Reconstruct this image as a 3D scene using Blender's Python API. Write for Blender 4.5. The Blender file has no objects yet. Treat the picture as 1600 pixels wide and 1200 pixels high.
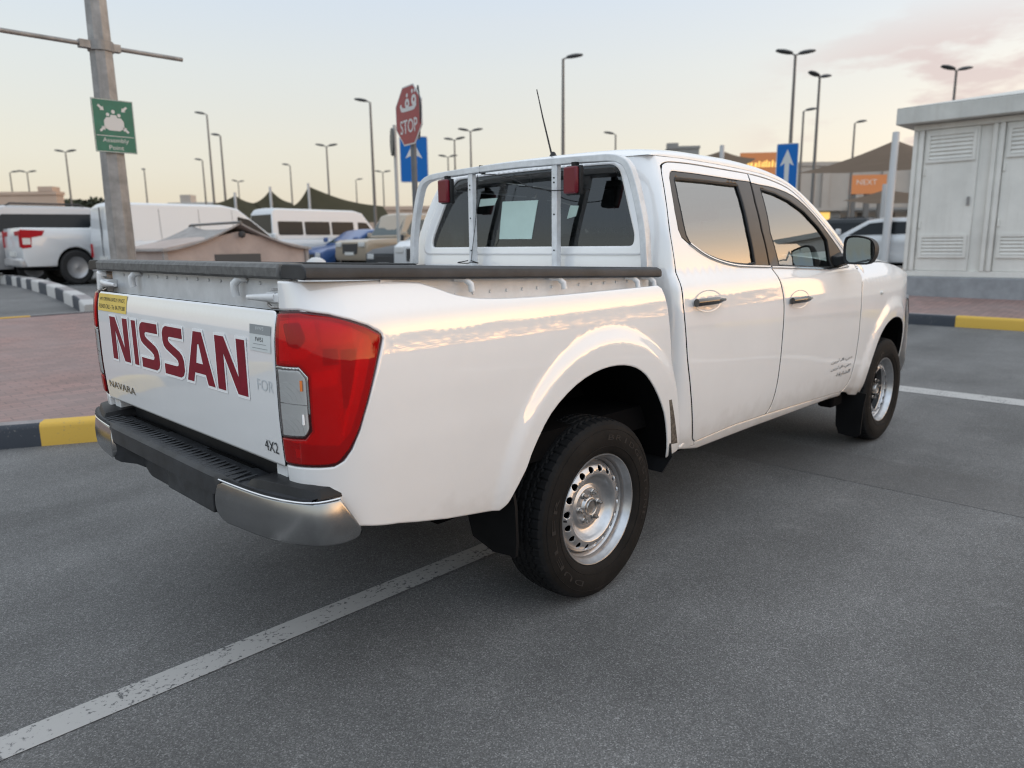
import bpy, bmesh, math, random
from mathutils import Vector, Matrix, noise
from mathutils.geometry import delaunay_2d_cdt
random.seed(7)
PI = math.pi
SC = bpy.context.scene
COL = SC.collection

# ---------------------------------------------------------------- camera
cd = bpy.data.cameras.new('camera')
cam = bpy.data.objects.new('camera', cd)
COL.objects.link(cam)
cam.location = (-2.165139, -2.532722, 1.374780)
cam.rotation_euler = (1.3815899, 0.0119835, -0.7945980)
cd.sensor_fit = 'HORIZONTAL'; cd.sensor_width = 36.0
cd.lens = 25.8725
cd.clip_start = 0.05; cd.clip_end = 2000
cd.dof.use_dof = True
cd.dof.focus_distance = 2.5
cd.dof.aperture_fstop = 2.8
SC.camera = cam

# ---------------------------------------------------------------- render look
SC.render.engine = 'CYCLES'
SC.view_settings.view_transform = 'Standard'
SC.view_settings.look = 'None'
SC.view_settings.exposure = 0.20
SC.view_settings.gamma = 1.0
SC.cycles.use_denoising = True
SC.cycles.filter_width = 1.1
SC.cycles.max_bounces = 8
SC.cycles.transparent_max_bounces = 16
SC.cycles.caustics_reflective = False
SC.cycles.caustics_refractive = False
SC.cycles.sample_clamp_indirect = 6.0

# ---------------------------------------------------------------- world: dusk sky
SUN_AZ = math.radians(-50.0)      # the sun has just gone down to the right of the picture
SUN_EL = math.radians(4.0)
W = bpy.data.worlds.new('World'); SC.world = W; W.use_nodes = True
nt = W.node_tree; nt.nodes.clear()
def wn(t, **k):
    n = nt.nodes.new(t)
    for a, b in k.items(): setattr(n, a, b)
    return n
def wmath(op, a, b=None, c=None, clamp=False):
    n = wn('ShaderNodeMath', operation=op); n.use_clamp = clamp
    for i, v in enumerate((a, b, c)):
        if v is None: continue
        if isinstance(v, (int, float)): n.inputs[i].default_value = v
        else: nt.links.new(v, n.inputs[i])
    return n.outputs[0]
tc = wn('ShaderNodeTexCoord')
sp = wn('ShaderNodeSeparateXYZ'); nt.links.new(tc.outputs['Generated'], sp.inputs[0])
ramp = wn('ShaderNodeValToRGB')
el = ramp.color_ramp.elements
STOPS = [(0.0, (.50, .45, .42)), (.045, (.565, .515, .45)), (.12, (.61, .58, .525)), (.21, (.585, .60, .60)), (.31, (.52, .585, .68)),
         (.46, (.72, .77, .84)), (.62, (.82, .87, .93)), (1.0, (.84, .90, .97))]  # upper stops, out of view, raised to add fill light
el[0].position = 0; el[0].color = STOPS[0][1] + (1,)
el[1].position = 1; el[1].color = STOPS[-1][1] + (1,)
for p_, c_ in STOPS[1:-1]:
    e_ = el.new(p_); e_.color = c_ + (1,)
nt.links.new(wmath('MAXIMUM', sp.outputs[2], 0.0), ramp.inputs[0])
# closeness to the sunset direction
ax, ay = math.cos(SUN_AZ), math.sin(SUN_AZ)
sdot = wmath('ADD', wmath('MULTIPLY', sp.outputs[0], ax), wmath('MULTIPLY', sp.outputs[1], ay))
s01 = wmath('MULTIPLY_ADD', sdot, .5, .5, clamp=True)
low = wmath('POWER', 2.718, wmath('MULTIPLY', wmath('MAXIMUM', sp.outputs[2], 0.0), -10.0))
glow = wmath('MULTIPLY', wmath('POWER', s01, 8.0), low)
wide = wmath('MULTIPLY', wmath('POWER', s01, 3.0), wmath('POWER', 2.718, wmath('MULTIPLY', wmath('MAXIMUM', sp.outputs[2], 0.0), -2.2)))
def addcol(base, fac, col):
    m = wn('ShaderNodeMix', data_type='RGBA', blend_type='ADD'); m.clamp_factor = False
    nt.links.new(fac, m.inputs[0]); nt.links.new(base, m.inputs[6]); m.inputs[7].default_value = col + (1,)
    return m.outputs[2]
col = addcol(ramp.outputs[0], wide, (.40, .345, .27))
col = addcol(col, glow, (4.6, 1.9, .36))
# unseen sky behind the viewer raised brighter and bluer to add fill light
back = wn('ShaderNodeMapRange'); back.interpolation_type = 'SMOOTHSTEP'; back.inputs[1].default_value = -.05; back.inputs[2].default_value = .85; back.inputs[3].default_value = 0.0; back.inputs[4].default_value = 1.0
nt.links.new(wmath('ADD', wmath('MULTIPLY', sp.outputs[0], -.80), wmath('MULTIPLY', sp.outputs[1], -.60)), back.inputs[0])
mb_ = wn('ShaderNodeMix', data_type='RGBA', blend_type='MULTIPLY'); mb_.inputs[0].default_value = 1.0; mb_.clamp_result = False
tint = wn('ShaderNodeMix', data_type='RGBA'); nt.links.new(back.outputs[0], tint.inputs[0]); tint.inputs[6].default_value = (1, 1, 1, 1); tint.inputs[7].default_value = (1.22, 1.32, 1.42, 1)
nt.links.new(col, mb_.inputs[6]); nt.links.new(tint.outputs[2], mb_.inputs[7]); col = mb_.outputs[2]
# thin clouds, dusky pink low on the sunset side, faint streaks elsewhere
mp = wn('ShaderNodeMapping'); mp.inputs['Scale'].default_value = (2.2, 2.2, 9.0)
nt.links.new(tc.outputs['Generated'], mp.inputs[0])
nz = wn('ShaderNodeTexNoise'); nz.inputs['Scale'].default_value = 2.1; nz.inputs['Detail'].default_value = 7; nz.inputs['Roughness'].default_value = .58
nt.links.new(mp.outputs[0], nz.inputs['Vector'])
cm = wn('ShaderNodeMapRange'); cm.inputs[1].default_value = .45; cm.inputs[2].default_value = .535
nt.links.new(nz.outputs[0], cm.inputs[0])
# cloud bank sits low in the sky toward +x
bank = wn('ShaderNodeMapRange'); bank.interpolation_type = 'SMOOTHSTEP'; bank.inputs[1].default_value = .19; bank.inputs[2].default_value = .27; bank.inputs[3].default_value = 1; bank.inputs[4].default_value = 0
nt.links.new(sp.outputs[2], bank.inputs[0])
side_ = wn('ShaderNodeMapRange'); side_.interpolation_type = 'SMOOTHSTEP'; side_.inputs[1].default_value = .86; side_.inputs[2].default_value = .945
nt.links.new(sp.outputs[0], side_.inputs[0])
cf = wmath('MULTIPLY', wmath('MULTIPLY', cm.outputs[0], bank.outputs[0]), side_.outputs[0])
ylim = wn('ShaderNodeMapRange'); ylim.interpolation_type = 'SMOOTHSTEP'; ylim.inputs[1].default_value = -.35; ylim.inputs[2].default_value = -.08; nt.links.new(sp.outputs[1], ylim.inputs[0])
cf = wmath('MULTIPLY', wmath('MULTIPLY', cf, .85), ylim.outputs[0])
mx = wn('ShaderNodeMix', data_type='RGBA'); nt.links.new(cf, mx.inputs[0]); nt.links.new(col, mx.inputs[6]); mx.inputs[7].default_value = (.575, .44, .43, 1)
nz2 = wn('ShaderNodeTexNoise'); nz2.inputs['Scale'].default_value = 1.1; nz2.inputs['Detail'].default_value = 5
mp2 = wn('ShaderNodeMapping'); mp2.inputs['Scale'].default_value = (1.6, 1.6, 12.0); mp2.inputs['Location'].default_value = (3.1, 1.7, .4)
nt.links.new(tc.outputs['Generated'], mp2.inputs[0]); nt.links.new(mp2.outputs[0], nz2.inputs['Vector'])
cm2 = wn('ShaderNodeMapRange'); cm2.inputs[1].default_value = .52; cm2.inputs[2].default_value = .72; cm2.inputs[4].default_value = .14
nt.links.new(nz2.outputs[0], cm2.inputs[0])
mx2 = wn('ShaderNodeMix', data_type='RGBA'); nt.links.new(cm2.outputs[0], mx2.inputs[0]); nt.links.new(mx.outputs[2], mx2.inputs[6]); mx2.inputs[7].default_value = (.66, .62, .60, 1)
# a physical sky adds its own blue to the upper sky
sky = wn('ShaderNodeTexSky'); sky.sky_type = 'NISHITA'; sky.sun_disc = False
sky.sun_elevation = SUN_EL; sky.sun_rotation = PI / 2 - SUN_AZ
bg1 = wn('ShaderNodeBackground'); nt.links.new(sky.outputs[0], bg1.inputs[0]); bg1.inputs[1].default_value = 0.05
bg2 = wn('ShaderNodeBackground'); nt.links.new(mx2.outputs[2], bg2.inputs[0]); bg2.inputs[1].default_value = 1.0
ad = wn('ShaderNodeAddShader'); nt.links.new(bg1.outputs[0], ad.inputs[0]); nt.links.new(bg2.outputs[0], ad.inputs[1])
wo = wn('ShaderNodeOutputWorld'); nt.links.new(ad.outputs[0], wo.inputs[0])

# ---------------------------------------------------------------- the last of the sun, very soft
sl = bpy.data.lights.new('sun', 'SUN'); sl.energy = 0.3; sl.angle = math.radians(75); sl.color = (1.0, .78, .58)
so = bpy.data.objects.new('sun', sl); COL.objects.link(so)
sdir = Vector((math.cos(SUN_AZ) * math.cos(math.radians(16)), math.sin(SUN_AZ) * math.cos(math.radians(16)), math.sin(math.radians(16))))
so.rotation_euler = sdir.to_track_quat('Z', 'Y').to_euler()
so.location = (8, -10, 12)

# ---------------------------------------------------------------- tags
def tag(o, label=None, cat=None, group=None, kind=None):
    if label: o['label'] = label
    if cat: o['category'] = cat
    if group: o['group'] = group
    if kind: o['kind'] = kind
    return o
def empty(name, loc=(0, 0, 0), rz=0.0, parent=None):
    o = bpy.data.objects.new(name, None); COL.objects.link(o)
    o.location = loc; o.rotation_euler = (0, 0, rz); o.empty_display_size = .2
    if parent: o.parent = parent
    return o
def dup(root, loc, rz, label=None):
    r = root.copy(); COL.objects.link(r); r.location = loc; r.rotation_euler = (0, 0, rz)
    if label: r['label'] = label
    for ch in list(root.children):
        c = ch.copy(); COL.objects.link(c); c.parent = r
        for g in ch.children:
            d = g.copy(); COL.objects.link(d); d.parent = c
    return r

# ---------------------------------------------------------------- materials
def mat(name, color, rough=.5, metal=0., coat=0., var=0., vscale=8., bump=0., bscale=60., spec=.5, emit=None, estr=0., detail=5.):
    m = bpy.data.materials.new(name); m.use_nodes = True
    n = m.node_tree.nodes; l = m.node_tree.links; b = n['Principled BSDF']
    b.inputs['Base Color'].default_value = tuple(color) + (1,)
    b.inputs['Roughness'].default_value = rough; b.inputs['Metallic'].default_value = metal
    b.inputs['Coat Weight'].default_value = coat; b.inputs['Coat Roughness'].default_value = .03
    b.inputs['Specular IOR Level'].default_value = spec
    if emit:
        b.inputs['Emission Color'].default_value = tuple(emit) + (1,); b.inputs['Emission Strength'].default_value = estr
    if var > 0 or bump > 0:
        t = n.new('ShaderNodeTexCoord')
    if var > 0:
        z = n.new('ShaderNodeTexNoise'); z.inputs['Scale'].default_value = vscale; z.inputs['Detail'].default_value = detail; z.inputs['Roughness'].default_value = .6
        l.new(t.outputs['Object'], z.inputs['Vector'])
        r = n.new('ShaderNodeValToRGB')
        lo = [max(0, c * (1 - var)) for c in color]; hi = [min(1, c * (1 + var)) for c in color]
        r.color_ramp.elements[0].position = .3; r.color_ramp.elements[0].color = tuple(lo) + (1,)
        r.color_ramp.elements[1].position = .7; r.color_ramp.elements[1].color = tuple(hi) + (1,)
        l.new(z.outputs[0], r.inputs[0]); l.new(r.outputs[0], b.inputs['Base Color'])
    if bump > 0:
        z2 = n.new('ShaderNodeTexNoise'); z2.inputs['Scale'].default_value = bscale; z2.inputs['Detail'].default_value = 3
        l.new(t.outputs['Object'], z2.inputs['Vector'])
        bp = n.new('ShaderNodeBump'); bp.inputs['Strength'].default_value = bump; bp.inputs['Distance'].default_value = .01
        l.new(z2.outputs[0], bp.inputs['Height']); l.new(bp.outputs[0], b.inputs['Normal'])
    return m
def glass_mat(name, tint, ior=1.9, rough=.0):
    m = bpy.data.materials.new(name); m.use_nodes = True
    n = m.node_tree.nodes; l = m.node_tree.links; n.clear()
    o = n.new('ShaderNodeOutputMaterial'); t = n.new('ShaderNodeBsdfTransparent'); t.inputs[0].default_value = tuple(tint) + (1,)
    g = n.new('ShaderNodeBsdfGlossy'); g.inputs['Roughness'].default_value = rough; g.inputs[0].default_value = (.95, .97, .97, 1)
    f = n.new('ShaderNodeFresnel'); f.inputs[0].default_value = ior
    x = n.new('ShaderNodeMixShader'); l.new(f.outputs[0], x.inputs[0]); l.new(t.outputs[0], x.inputs[1]); l.new(g.outputs[0], x.inputs[2])
    l.new(x.outputs[0], o.inputs[0])
    return m

# ---------------------------------------------------------------- mesh builder
def finish(me, name, m, parent, angle=None, bevel=0., seg=2, subsurf=0):
    if angle is not None:
        for p_ in me.polygons: p_.use_smooth = True
        me.set_sharp_from_angle(angle=math.radians(angle))
    o = bpy.data.objects.new(name, me); COL.objects.link(o)
    if m is not None:
        for mm in (m if isinstance(m, (list, tuple)) else [m]): me.materials.append(mm)
    if parent is not None: o.parent = parent
    if bevel > 0:
        b = o.modifiers.new('bevel', 'BEVEL'); b.width = bevel; b.segments = seg; b.limit_method = 'ANGLE'; b.angle_limit = math.radians(40)
        b.harden_normals = False
    return o
class MB:
    def __init__(s): s.v = []; s.f = []
    def add(s, vs, fs):
        k = len(s.v); s.v += [tuple(v) for v in vs]; s.f += [tuple(i + k for i in f) for f in fs]; return s
    def box(s, x0, x1, y0, y1, z0, z1, M=None):
        vs = [Vector(c) for c in ((x0, y0, z0), (x1, y0, z0), (x1, y1, z0), (x0, y1, z0), (x0, y0, z1), (x1, y0, z1), (x1, y1, z1), (x0, y1, z1))]
        if M is not None: vs = [M @ v for v in vs]
        return s.add(vs, [(0, 3, 2, 1), (4, 5, 6, 7), (0, 1, 5, 4), (1, 2, 6, 5), (2, 3, 7, 6), (3, 0, 4, 7)])
    def cyl(s, p, q, r0, r1=None, n=16, caps=True):
        r1 = r0 if r1 is None else r1
        p, q = Vector(p), Vector(q); d = (q - p).normalized()
        u = d.orthogonal().normalized(); w = d.cross(u)
        vs = [p + (u * math.cos(2 * PI * i / n) + w * math.sin(2 * PI * i / n)) * r0 for i in range(n)]
        vs += [q + (u * math.cos(2 * PI * i / n) + w * math.sin(2 * PI * i / n)) * r1 for i in range(n)]
        fs = [(i, (i + 1) % n, n + (i + 1) % n, n + i) for i in range(n)]
        if caps: fs += [tuple(range(n - 1, -1, -1)), tuple(range(n, 2 * n))]
        return s.add(vs, fs)
    def tube(s, pts, r, n=8, closed=False, caps=True):
        P = [Vector(p) for p in pts]; m = len(P); rings = []
        up = None
        for i in range(m):
            a = P[i - 1] if (i > 0 or closed) else P[i]; b = P[(i + 1) % m] if (i < m - 1 or closed) else P[i]
            d = (b - a).normalized()
            if up is None: up = d.orthogonal().normalized()
            u = (up - d * up.dot(d)); u = u.normalized() if u.length > 1e-6 else d.orthogonal().normalized()
            up = u; w = d.cross(u)
            rr = r(i / (m - 1)) if callable(r) else r
            rings.append([P[i] + (u * math.cos(2 * PI * k / n) + w * math.sin(2 * PI * k / n)) * rr for k in range(n)])
        vs = [v for R_ in rings for v in R_]; fs = []
        for i in range(m if closed else m - 1):
            j = (i + 1) % m
            for k in range(n): fs.append((i * n + k, i * n + (k + 1) % n, j * n + (k + 1) % n, j * n + k))
        if caps and not closed: fs += [tuple(range(n - 1, -1, -1)), tuple((m - 1) * n + k for k in range(n))]
        return s.add(vs, fs)
    def lathe(s, prof, n=48, c=(0, 0, 0), axis='y', close=False, caps=False):
        # prof: (r, h) pairs along the axis
        vs = []; m = len(prof)
        for (r, h) in prof:
            for k in range(n):
                a = 2 * PI * k / n; x, z = r * math.cos(a), r * math.sin(a)
                vs.append({'y': (c[0] + x, c[1] + h, c[2] + z), 'z': (c[0] + x, c[1] + z, c[2] + h), 'x': (c[0] + h, c[1] + x, c[2] + z)}[axis])
        fs = []
        for i in range(m if close else m - 1):
            j = (i + 1) % m
            for k in range(n): fs.append((i * n + k, i * n + (k + 1) % n, j * n + (k + 1) % n, j * n + k))
        if caps: fs += [tuple(range(n)), tuple((m - 1) * n + k for k in range(n - 1, -1, -1))]
        return s.add(vs, fs)
    def prism(s, poly, f0, f1):
        # poly of 2D points, f0/f1 map them to the two end faces
        n = len(poly); vs = [f0(*p) for p in poly] + [f1(*p) for p in poly]
        fs = [tuple(range(n)), tuple(range(2 * n - 1, n - 1, -1))] + [(i, (i + 1) % n, n + (i + 1) % n, n + i) for i in range(n)]
        return s.add(vs, fs)
    def loft(s, rings, closed=True, caps=True):
        n = len(rings[0]); vs = [p for r in rings for p in r]; fs = []
        for i in range(len(rings) - 1):
            for k in range(n if closed else n - 1): fs.append((i * n + k, i * n + (k + 1) % n, (i + 1) * n + (k + 1) % n, (i + 1) * n + k))
        if caps and closed: fs += [tuple(range(n - 1, -1, -1)), tuple((len(rings) - 1) * n + k for k in range(n))]
        return s.add(vs, fs)
    def build(s, name, m, parent=None, angle=35, bevel=0., seg=2):
        me = bpy.data.meshes.new(name); me.from_pydata([tuple(v) for v in s.v], [], s.f); me.update()
        bm = bmesh.new(); bm.from_mesh(me); bmesh.ops.recalc_face_normals(bm, faces=bm.faces); bm.to_mesh(me); bm.free()
        return finish(me, name, m, parent, angle, bevel, seg)

def interp(xs, ys, x):
    n = len(xs)
    if x <= xs[0]: return ys[0] + (x - xs[0]) * (ys[1] - ys[0]) / (xs[1] - xs[0])
    if x >= xs[-1]: return ys[-1] + (x - xs[-1]) * (ys[-1] - ys[-2]) / (xs[-1] - xs[-2])
    i = 0
    while xs[i + 1] < x: i += 1
    def sl(k):
        if k <= 0: return (ys[1] - ys[0]) / (xs[1] - xs[0])
        if k >= n - 1: return (ys[-1] - ys[-2]) / (xs[-1] - xs[-2])
        a = (ys[k] - ys[k - 1]) / (xs[k] - xs[k - 1]); b = (ys[k + 1] - ys[k]) / (xs[k + 1] - xs[k])
        return 0. if a * b <= 0 else 2 * a * b / (a + b)
    h = xs[i + 1] - xs[i]; t = (x - xs[i]) / h
    return (2*t**3-3*t*t+1)*ys[i] + (t**3-2*t*t+t)*h*sl(i) + (-2*t**3+3*t*t)*ys[i+1] + (t**3-t*t)*h*sl(i+1)
def sstep(a, b, x):
    t = min(max((x - a) / (b - a), 0), 1); return t * t * (3 - 2 * t)
def spline(pts, n=6):
    # open Catmull-Rom through pts
    P = [Vector(p) for p in pts]; out = []
    for i in range(len(P) - 1):
        a = P[i - 1] if i > 0 else P[i] * 2 - P[i + 1]; d = P[i + 2] if i + 2 < len(P) else P[i + 1] * 2 - P[i]
        b, c = P[i], P[i + 1]
        for k in range(n):
            t = k / n
            out.append(tuple(.5 * ((2 * b) + (c - a) * t + (2 * a - 5 * b + 4 * c - d) * t * t + (3 * b - a - 3 * c + d) * t ** 3)))
    out.append(tuple(P[-1])); return out
def rounded(poly, r, n=5):
    # round the corners of a closed 2D polygon
    out = []; m = len(poly)
    for i in range(m):
        p0, p1, p2 = Vector(poly[i - 1]), Vector(poly[i]), Vector(poly[(i + 1) % m])
        rr = r[i] if isinstance(r, (list, tuple)) else r
        a, b = (p0 - p1), (p2 - p1)
        q = min(rr, a.length * .49, b.length * .49)
        if q < 1e-4: out.append(tuple(p1)); continue
        s_, e_ = p1 + a.normalized() * q, p1 + b.normalized() * q
        for k in range(n + 1):
            t = k / n; out.append(tuple(s_ * (1 - t) ** 2 + p1 * 2 * t * (1 - t) + e_ * t * t))
    return out
def inpoly(x, y, poly):
    c = False; n = len(poly); j = n - 1
    for i in range(n):
        xi, yi = poly[i]; xj, yj = poly[j]
        if (yi > y) != (yj > y) and x < (xj - xi) * (y - yi) / (yj - yi) + xi: c = not c
        j = i
    return c
def segd(px, py, a, b):
    dx, dy = b[0] - a[0], b[1] - a[1]; L = dx * dx + dy * dy
    t = 0 if L == 0 else min(1, max(0, ((px - a[0]) * dx + (py - a[1]) * dy) / L))
    return math.hypot(px - a[0] - t * dx, py - a[1] - t * dy)
def densify(poly, d):
    out = []; n = len(poly)
    for i in range(n):
        a, b = poly[i], poly[(i + 1) % n]; L = math.hypot(b[0] - a[0], b[1] - a[1])
        if L < 1e-5: continue
        k = max(1, int(math.ceil(L / d)))
        for j in range(k): out.append((a[0] + (b[0] - a[0]) * j / k, a[1] + (b[1] - a[1]) * j / k))
    return out
def area2(poly): return sum(poly[i - 1][0] * poly[i][1] - poly[i][0] * poly[i - 1][1] for i in range(len(poly))) / 2
def panel(name, poly, f, m, parent=None, res=.045, lip=.018, holes=(), s=1, out=None, edge=.006, drop=.0022, off=0., lipholes=True, noroll=(), gap_shade=None):
    """A sheet-metal panel: the outline `poly` (with holes) lives in a surface's (u, v) plane, f maps it to space.
    out(P) gives the side the surface faces; edges are rolled over and returned inward by `lip`. s=-1 mirrors it to the other flank."""
    def nrm(u, v):
        h = 1e-3
        a = Vector(f(u + h, v)) - Vector(f(u - h, v)); b = Vector(f(u, v + h)) - Vector(f(u, v - h))
        n = a.cross(b)
        if n.length < 1e-12: n = Vector((0, -1, 0))
        n.normalize(); P = Vector(f(u, v))
        if n.dot(out(P) if out else Vector((0, -1, 0))) < 0: n = -n
        return P, n
    loops = []; V = []; E = []
    rings = [poly] + list(holes); solid = [1] + [-1] * len(holes)
    for lp, sg in zip(rings, solid):
        q = densify(lp, res * .7)
        if area2(q) * sg < 0: q.reverse()
        k = len(V); n = len(q); V += q; E += [(k + i, k + (i + 1) % n) for i in range(n)]; loops.append(list(range(k, k + n)))
    # inner ring for the rolled edge
    inner = []
    for L in loops:
        n = len(L); q = [V[i] for i in L]; off_ = []
        for i in range(n):
            a, b, c = q[i - 1], q[i], q[(i + 1) % n]
            t1 = Vector((b[0] - a[0], b[1] - a[1])); t2 = Vector((c[0] - b[0], c[1] - b[1]))
            t1.normalize(); t2.normalize(); t = t1 + t2
            if t.length < 1e-4: t = t1
            t.normalize(); k = edge / max(.45, (t.dot(t1)))
            off_.append((b[0] - t.y * k, b[1] + t.x * k))
        inner.append(off_)
    cons = list(V)
    for o_ in inner: cons += o_
    xs = [p_[0] for p_ in poly]; ys = [p_[1] for p_ in poly]
    edges_all = [(rings_[i - 1], rings_[i]) for rings_ in [[V[j] for j in L] for L in loops] for i in range(len(rings_))]
    gx = min(xs); row = 0
    while gx < max(xs):
        gy = min(ys) + (res * .5 if row % 2 else 0); row += 1
        while gy < max(ys):
            if inpoly(gx, gy, poly) and not any(inpoly(gx, gy, h) for h in holes):
                if min(segd(gx, gy, a, b) for a, b in edges_all) > max(res * .45, edge * 1.7): cons.append((gx, gy))
            gy += res
        gx += res * .87
    r = delaunay_2d_cdt([Vector(c) for c in cons], E, [], 0, 1e-6)
    vs2, fs2, orig = r[0], r[2], r[3]
    dense = [[V[j] for j in L] for L in loops]
    tris = []
    for t in fs2:
        cx = sum(vs2[i].x for i in t) / len(t); cy = sum(vs2[i].y for i in t) / len(t)
        if inpoly(cx, cy, dense[0]) and not any(inpoly(cx, cy, d) for d in dense[1:]): tris.append(tuple(t))
    omap = {}
    for i, oo in enumerate(orig):
        for k in oo: omap.setdefault(k, i)
    nb = len(V)
    P3, N3 = [], []
    for v in vs2:
        P, n = nrm(v.x, v.y); P3.append(P + n * off); N3.append(n)
    # rolled edge: boundary normals lean outward, boundary sinks a little
    vs = list(P3); ns = list(N3); lipf = []
    for li, L in enumerate(loops):
        n = len(L); ids = [omap[i] for i in L]
        if li in noroll: continue
        tl = []
        for i in range(n):
            A, B = P3[ids[i - 1]], P3[ids[(i + 1) % n]]; t = (B - A)
            tl.append(t)
        k0 = len(vs)
        for i in range(n):
            I = ids[i]; n0 = N3[I]; t = tl[i]; t = t.normalized() if t.length > 1e-9 else Vector((1, 0, 0))
            w = t.cross(n0)
            uv = vs2[I]; P_out = Vector(f(uv.x + 0, uv.y)); 
            # w must point away from the sheet
            nxt = Vector(inner[li][i]); q = Vector(f(nxt.x, nxt.y)) - P_out
            if w.dot(q) > 0: w = -w
            w.normalize()
            base = P3[I] - n0 * drop
            vs[I] = base; ns[I] = (n0 + w * .9).normalized()
            vs.append(base); ns.append((w + n0 * .3).normalized())
            vs.append(base - n0 * lip); ns.append(w)
        for i in range(n):
            j = (i + 1) % n
            lipf.append((k0 + 2 * i, k0 + 2 * j, k0 + 2 * j + 1, k0 + 2 * i + 1))
    # orient
    faces = []
    for t in tris:
        a, b, c = vs[t[0]], vs[t[1]], vs[t[2]]
        g = (b - a).cross(c - a)
        faces.append(t if g.dot(ns[t[0]] + ns[t[1]] + ns[t[2]]) > 0 else tuple(reversed(t)))
    for q in lipf:
        g = (vs[q[1]] - vs[q[0]]).cross(vs[q[3]] - vs[q[0]])
        faces.append(q if g.dot(ns[q[0]] + ns[q[1]] + ns[q[2]]) > 0 else tuple(reversed(q)))
    if s < 0:
        vs = [Vector((v.x, -v.y, v.z)) for v in vs]; ns = [Vector((v.x, -v.y, v.z)) for v in ns]; faces = [tuple(reversed(q)) for q in faces]
    me = bpy.data.meshes.new(name); me.from_pydata([tuple(v) for v in vs], [], faces); me.update()
    for p_ in me.polygons: p_.use_smooth = True
    me.normals_split_custom_set_from_vertices([tuple(n) for n in ns])
    o = bpy.data.objects.new(name, me); COL.objects.link(o); me.materials.append(m)
    if gap_shade is not None:
        me.materials.append(gap_shade)  # lip faces coloured dark to stand in for shade inside the seams
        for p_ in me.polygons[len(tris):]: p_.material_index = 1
    if parent is not None: o.parent = parent
    return o
def sheet(name, f, us, vs_, m, parent=None, out=None, s=1):
    """grid surface with analytic normals"""
    P = []; N = []
    for u in us:
        for v in vs_:
            h = 1e-3; a = Vector(f(u + h, v)) - Vector(f(u - h, v)); b = Vector(f(u, v + h)) - Vector(f(u, v - h)); n = a.cross(b)
            n = n.normalized() if n.length > 1e-12 else Vector((0, 0, 1))
            p_ = Vector(f(u, v))
            if out and n.dot(out(p_)) < 0: n = -n
            P.append(p_); N.append(n)
    k = len(vs_); F = []
    for i in range(len(us) - 1):
        for j in range(k - 1):
            q = (i * k + j, i * k + j + 1, (i + 1) * k + j + 1, (i + 1) * k + j)
            g = (P[q[1]] - P[q[0]]).cross(P[q[3]] - P[q[0]]) + (P[q[2]] - P[q[1]]).cross(P[q[3]] - P[q[2]])
            F.append(q if g.dot(N[q[0]] + N[q[2]]) > 0 else tuple(reversed(q)))
    if s < 0:
        P = [Vector((v.x, -v.y, v.z)) for v in P]; N = [Vector((v.x, -v.y, v.z)) for v in N]; F = [tuple(reversed(q)) for q in F]
    me = bpy.data.meshes.new(name); me.from_pydata([tuple(v) for v in P], [], F); me.update()
    for p_ in me.polygons: p_.use_smooth = True
    me.normals_split_custom_set_from_vertices([tuple(n) for n in N])
    o = bpy.data.objects.new(name, me); COL.objects.link(o); me.materials.append(m)
    if parent is not None: o.parent = parent
    return o
def lin(a, b, n): return [a + (b - a) * i / (n - 1) for i in range(n)]

def frame(org, right, up):
    r = Vector(right).normalized(); u = Vector(up); u = (u - r * u.dot(r)).normalized(); n = r.cross(u)
    M = Matrix((r, u, n)).transposed().to_4x4(); M.translation = Vector(org); return M
def text(name, body, M, w, h, m, parent=None, extrude=.0006, offset=0., align='CENTER', shear=0.):
    """lettering: fitted into w x h around the frame's origin (centre)"""
    c = bpy.data.curves.new(name, 'FONT'); c.body = body; c.size = 1; c.align_x = 'LEFT'; c.offset = offset; c.shear = shear; c.resolution_u = 3
    o = bpy.data.objects.new(name + '_src', c); COL.objects.link(o)
    dg = bpy.context.evaluated_depsgraph_get(); dg.update()
    me = bpy.data.meshes.new_from_object(o.evaluated_get(dg)); bpy.data.objects.remove(o); bpy.data.curves.remove(c)
    xs = [v.co.x for v in me.vertices]; ys = [v.co.y for v in me.vertices]
    x0, x1, y0, y1 = min(xs), max(xs), min(ys), max(ys)
    sx, sy = w / (x1 - x0), h / (y1 - y0)
    for v in me.vertices: v.co = M @ Vector(((v.co.x - (x0 + x1) / 2) * sx, (v.co.y - (y0 + y1) / 2) * sy, 0))
    me.materials.clear(); me.name = name
    r = bpy.data.objects.new(name, me); COL.objects.link(r); me.materials.append(m)
    if parent is not None: r.parent = parent
    return r
def flat(name, polys, M, m, parent=None, offset=0., extrude=0.0, z=0.):
    """filled outlines (outer loops and holes) as a flat decal, optionally grown by offset"""
    c = bpy.data.curves.new(name, 'CURVE'); c.dimensions = '2D'; c.fill_mode = 'BOTH'; c.offset = offset; c.extrude = extrude
    for poly in polys:
        sp_ = c.splines.new('POLY'); sp_.points.add(len(poly) - 1)
        for p_, q in zip(sp_.points, poly): p_.co = (q[0], q[1], 0, 1)
        sp_.use_cyclic_u = True
    o = bpy.data.objects.new(name + '_src', c); COL.objects.link(o)
    dg = bpy.context.evaluated_depsgraph_get(); dg.update()
    me = bpy.data.meshes.new_from_object(o.evaluated_get(dg)); bpy.data.objects.remove(o); bpy.data.curves.remove(c)
    for v in me.vertices: v.co = M @ Vector((v.co.x, v.co.y, v.co.z + z))
    me.materials.clear(); me.name = name
    r = bpy.data.objects.new(name, me); COL.objects.link(r); me.materials.append(m)
    if parent is not None: r.parent = parent
    return r
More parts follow.
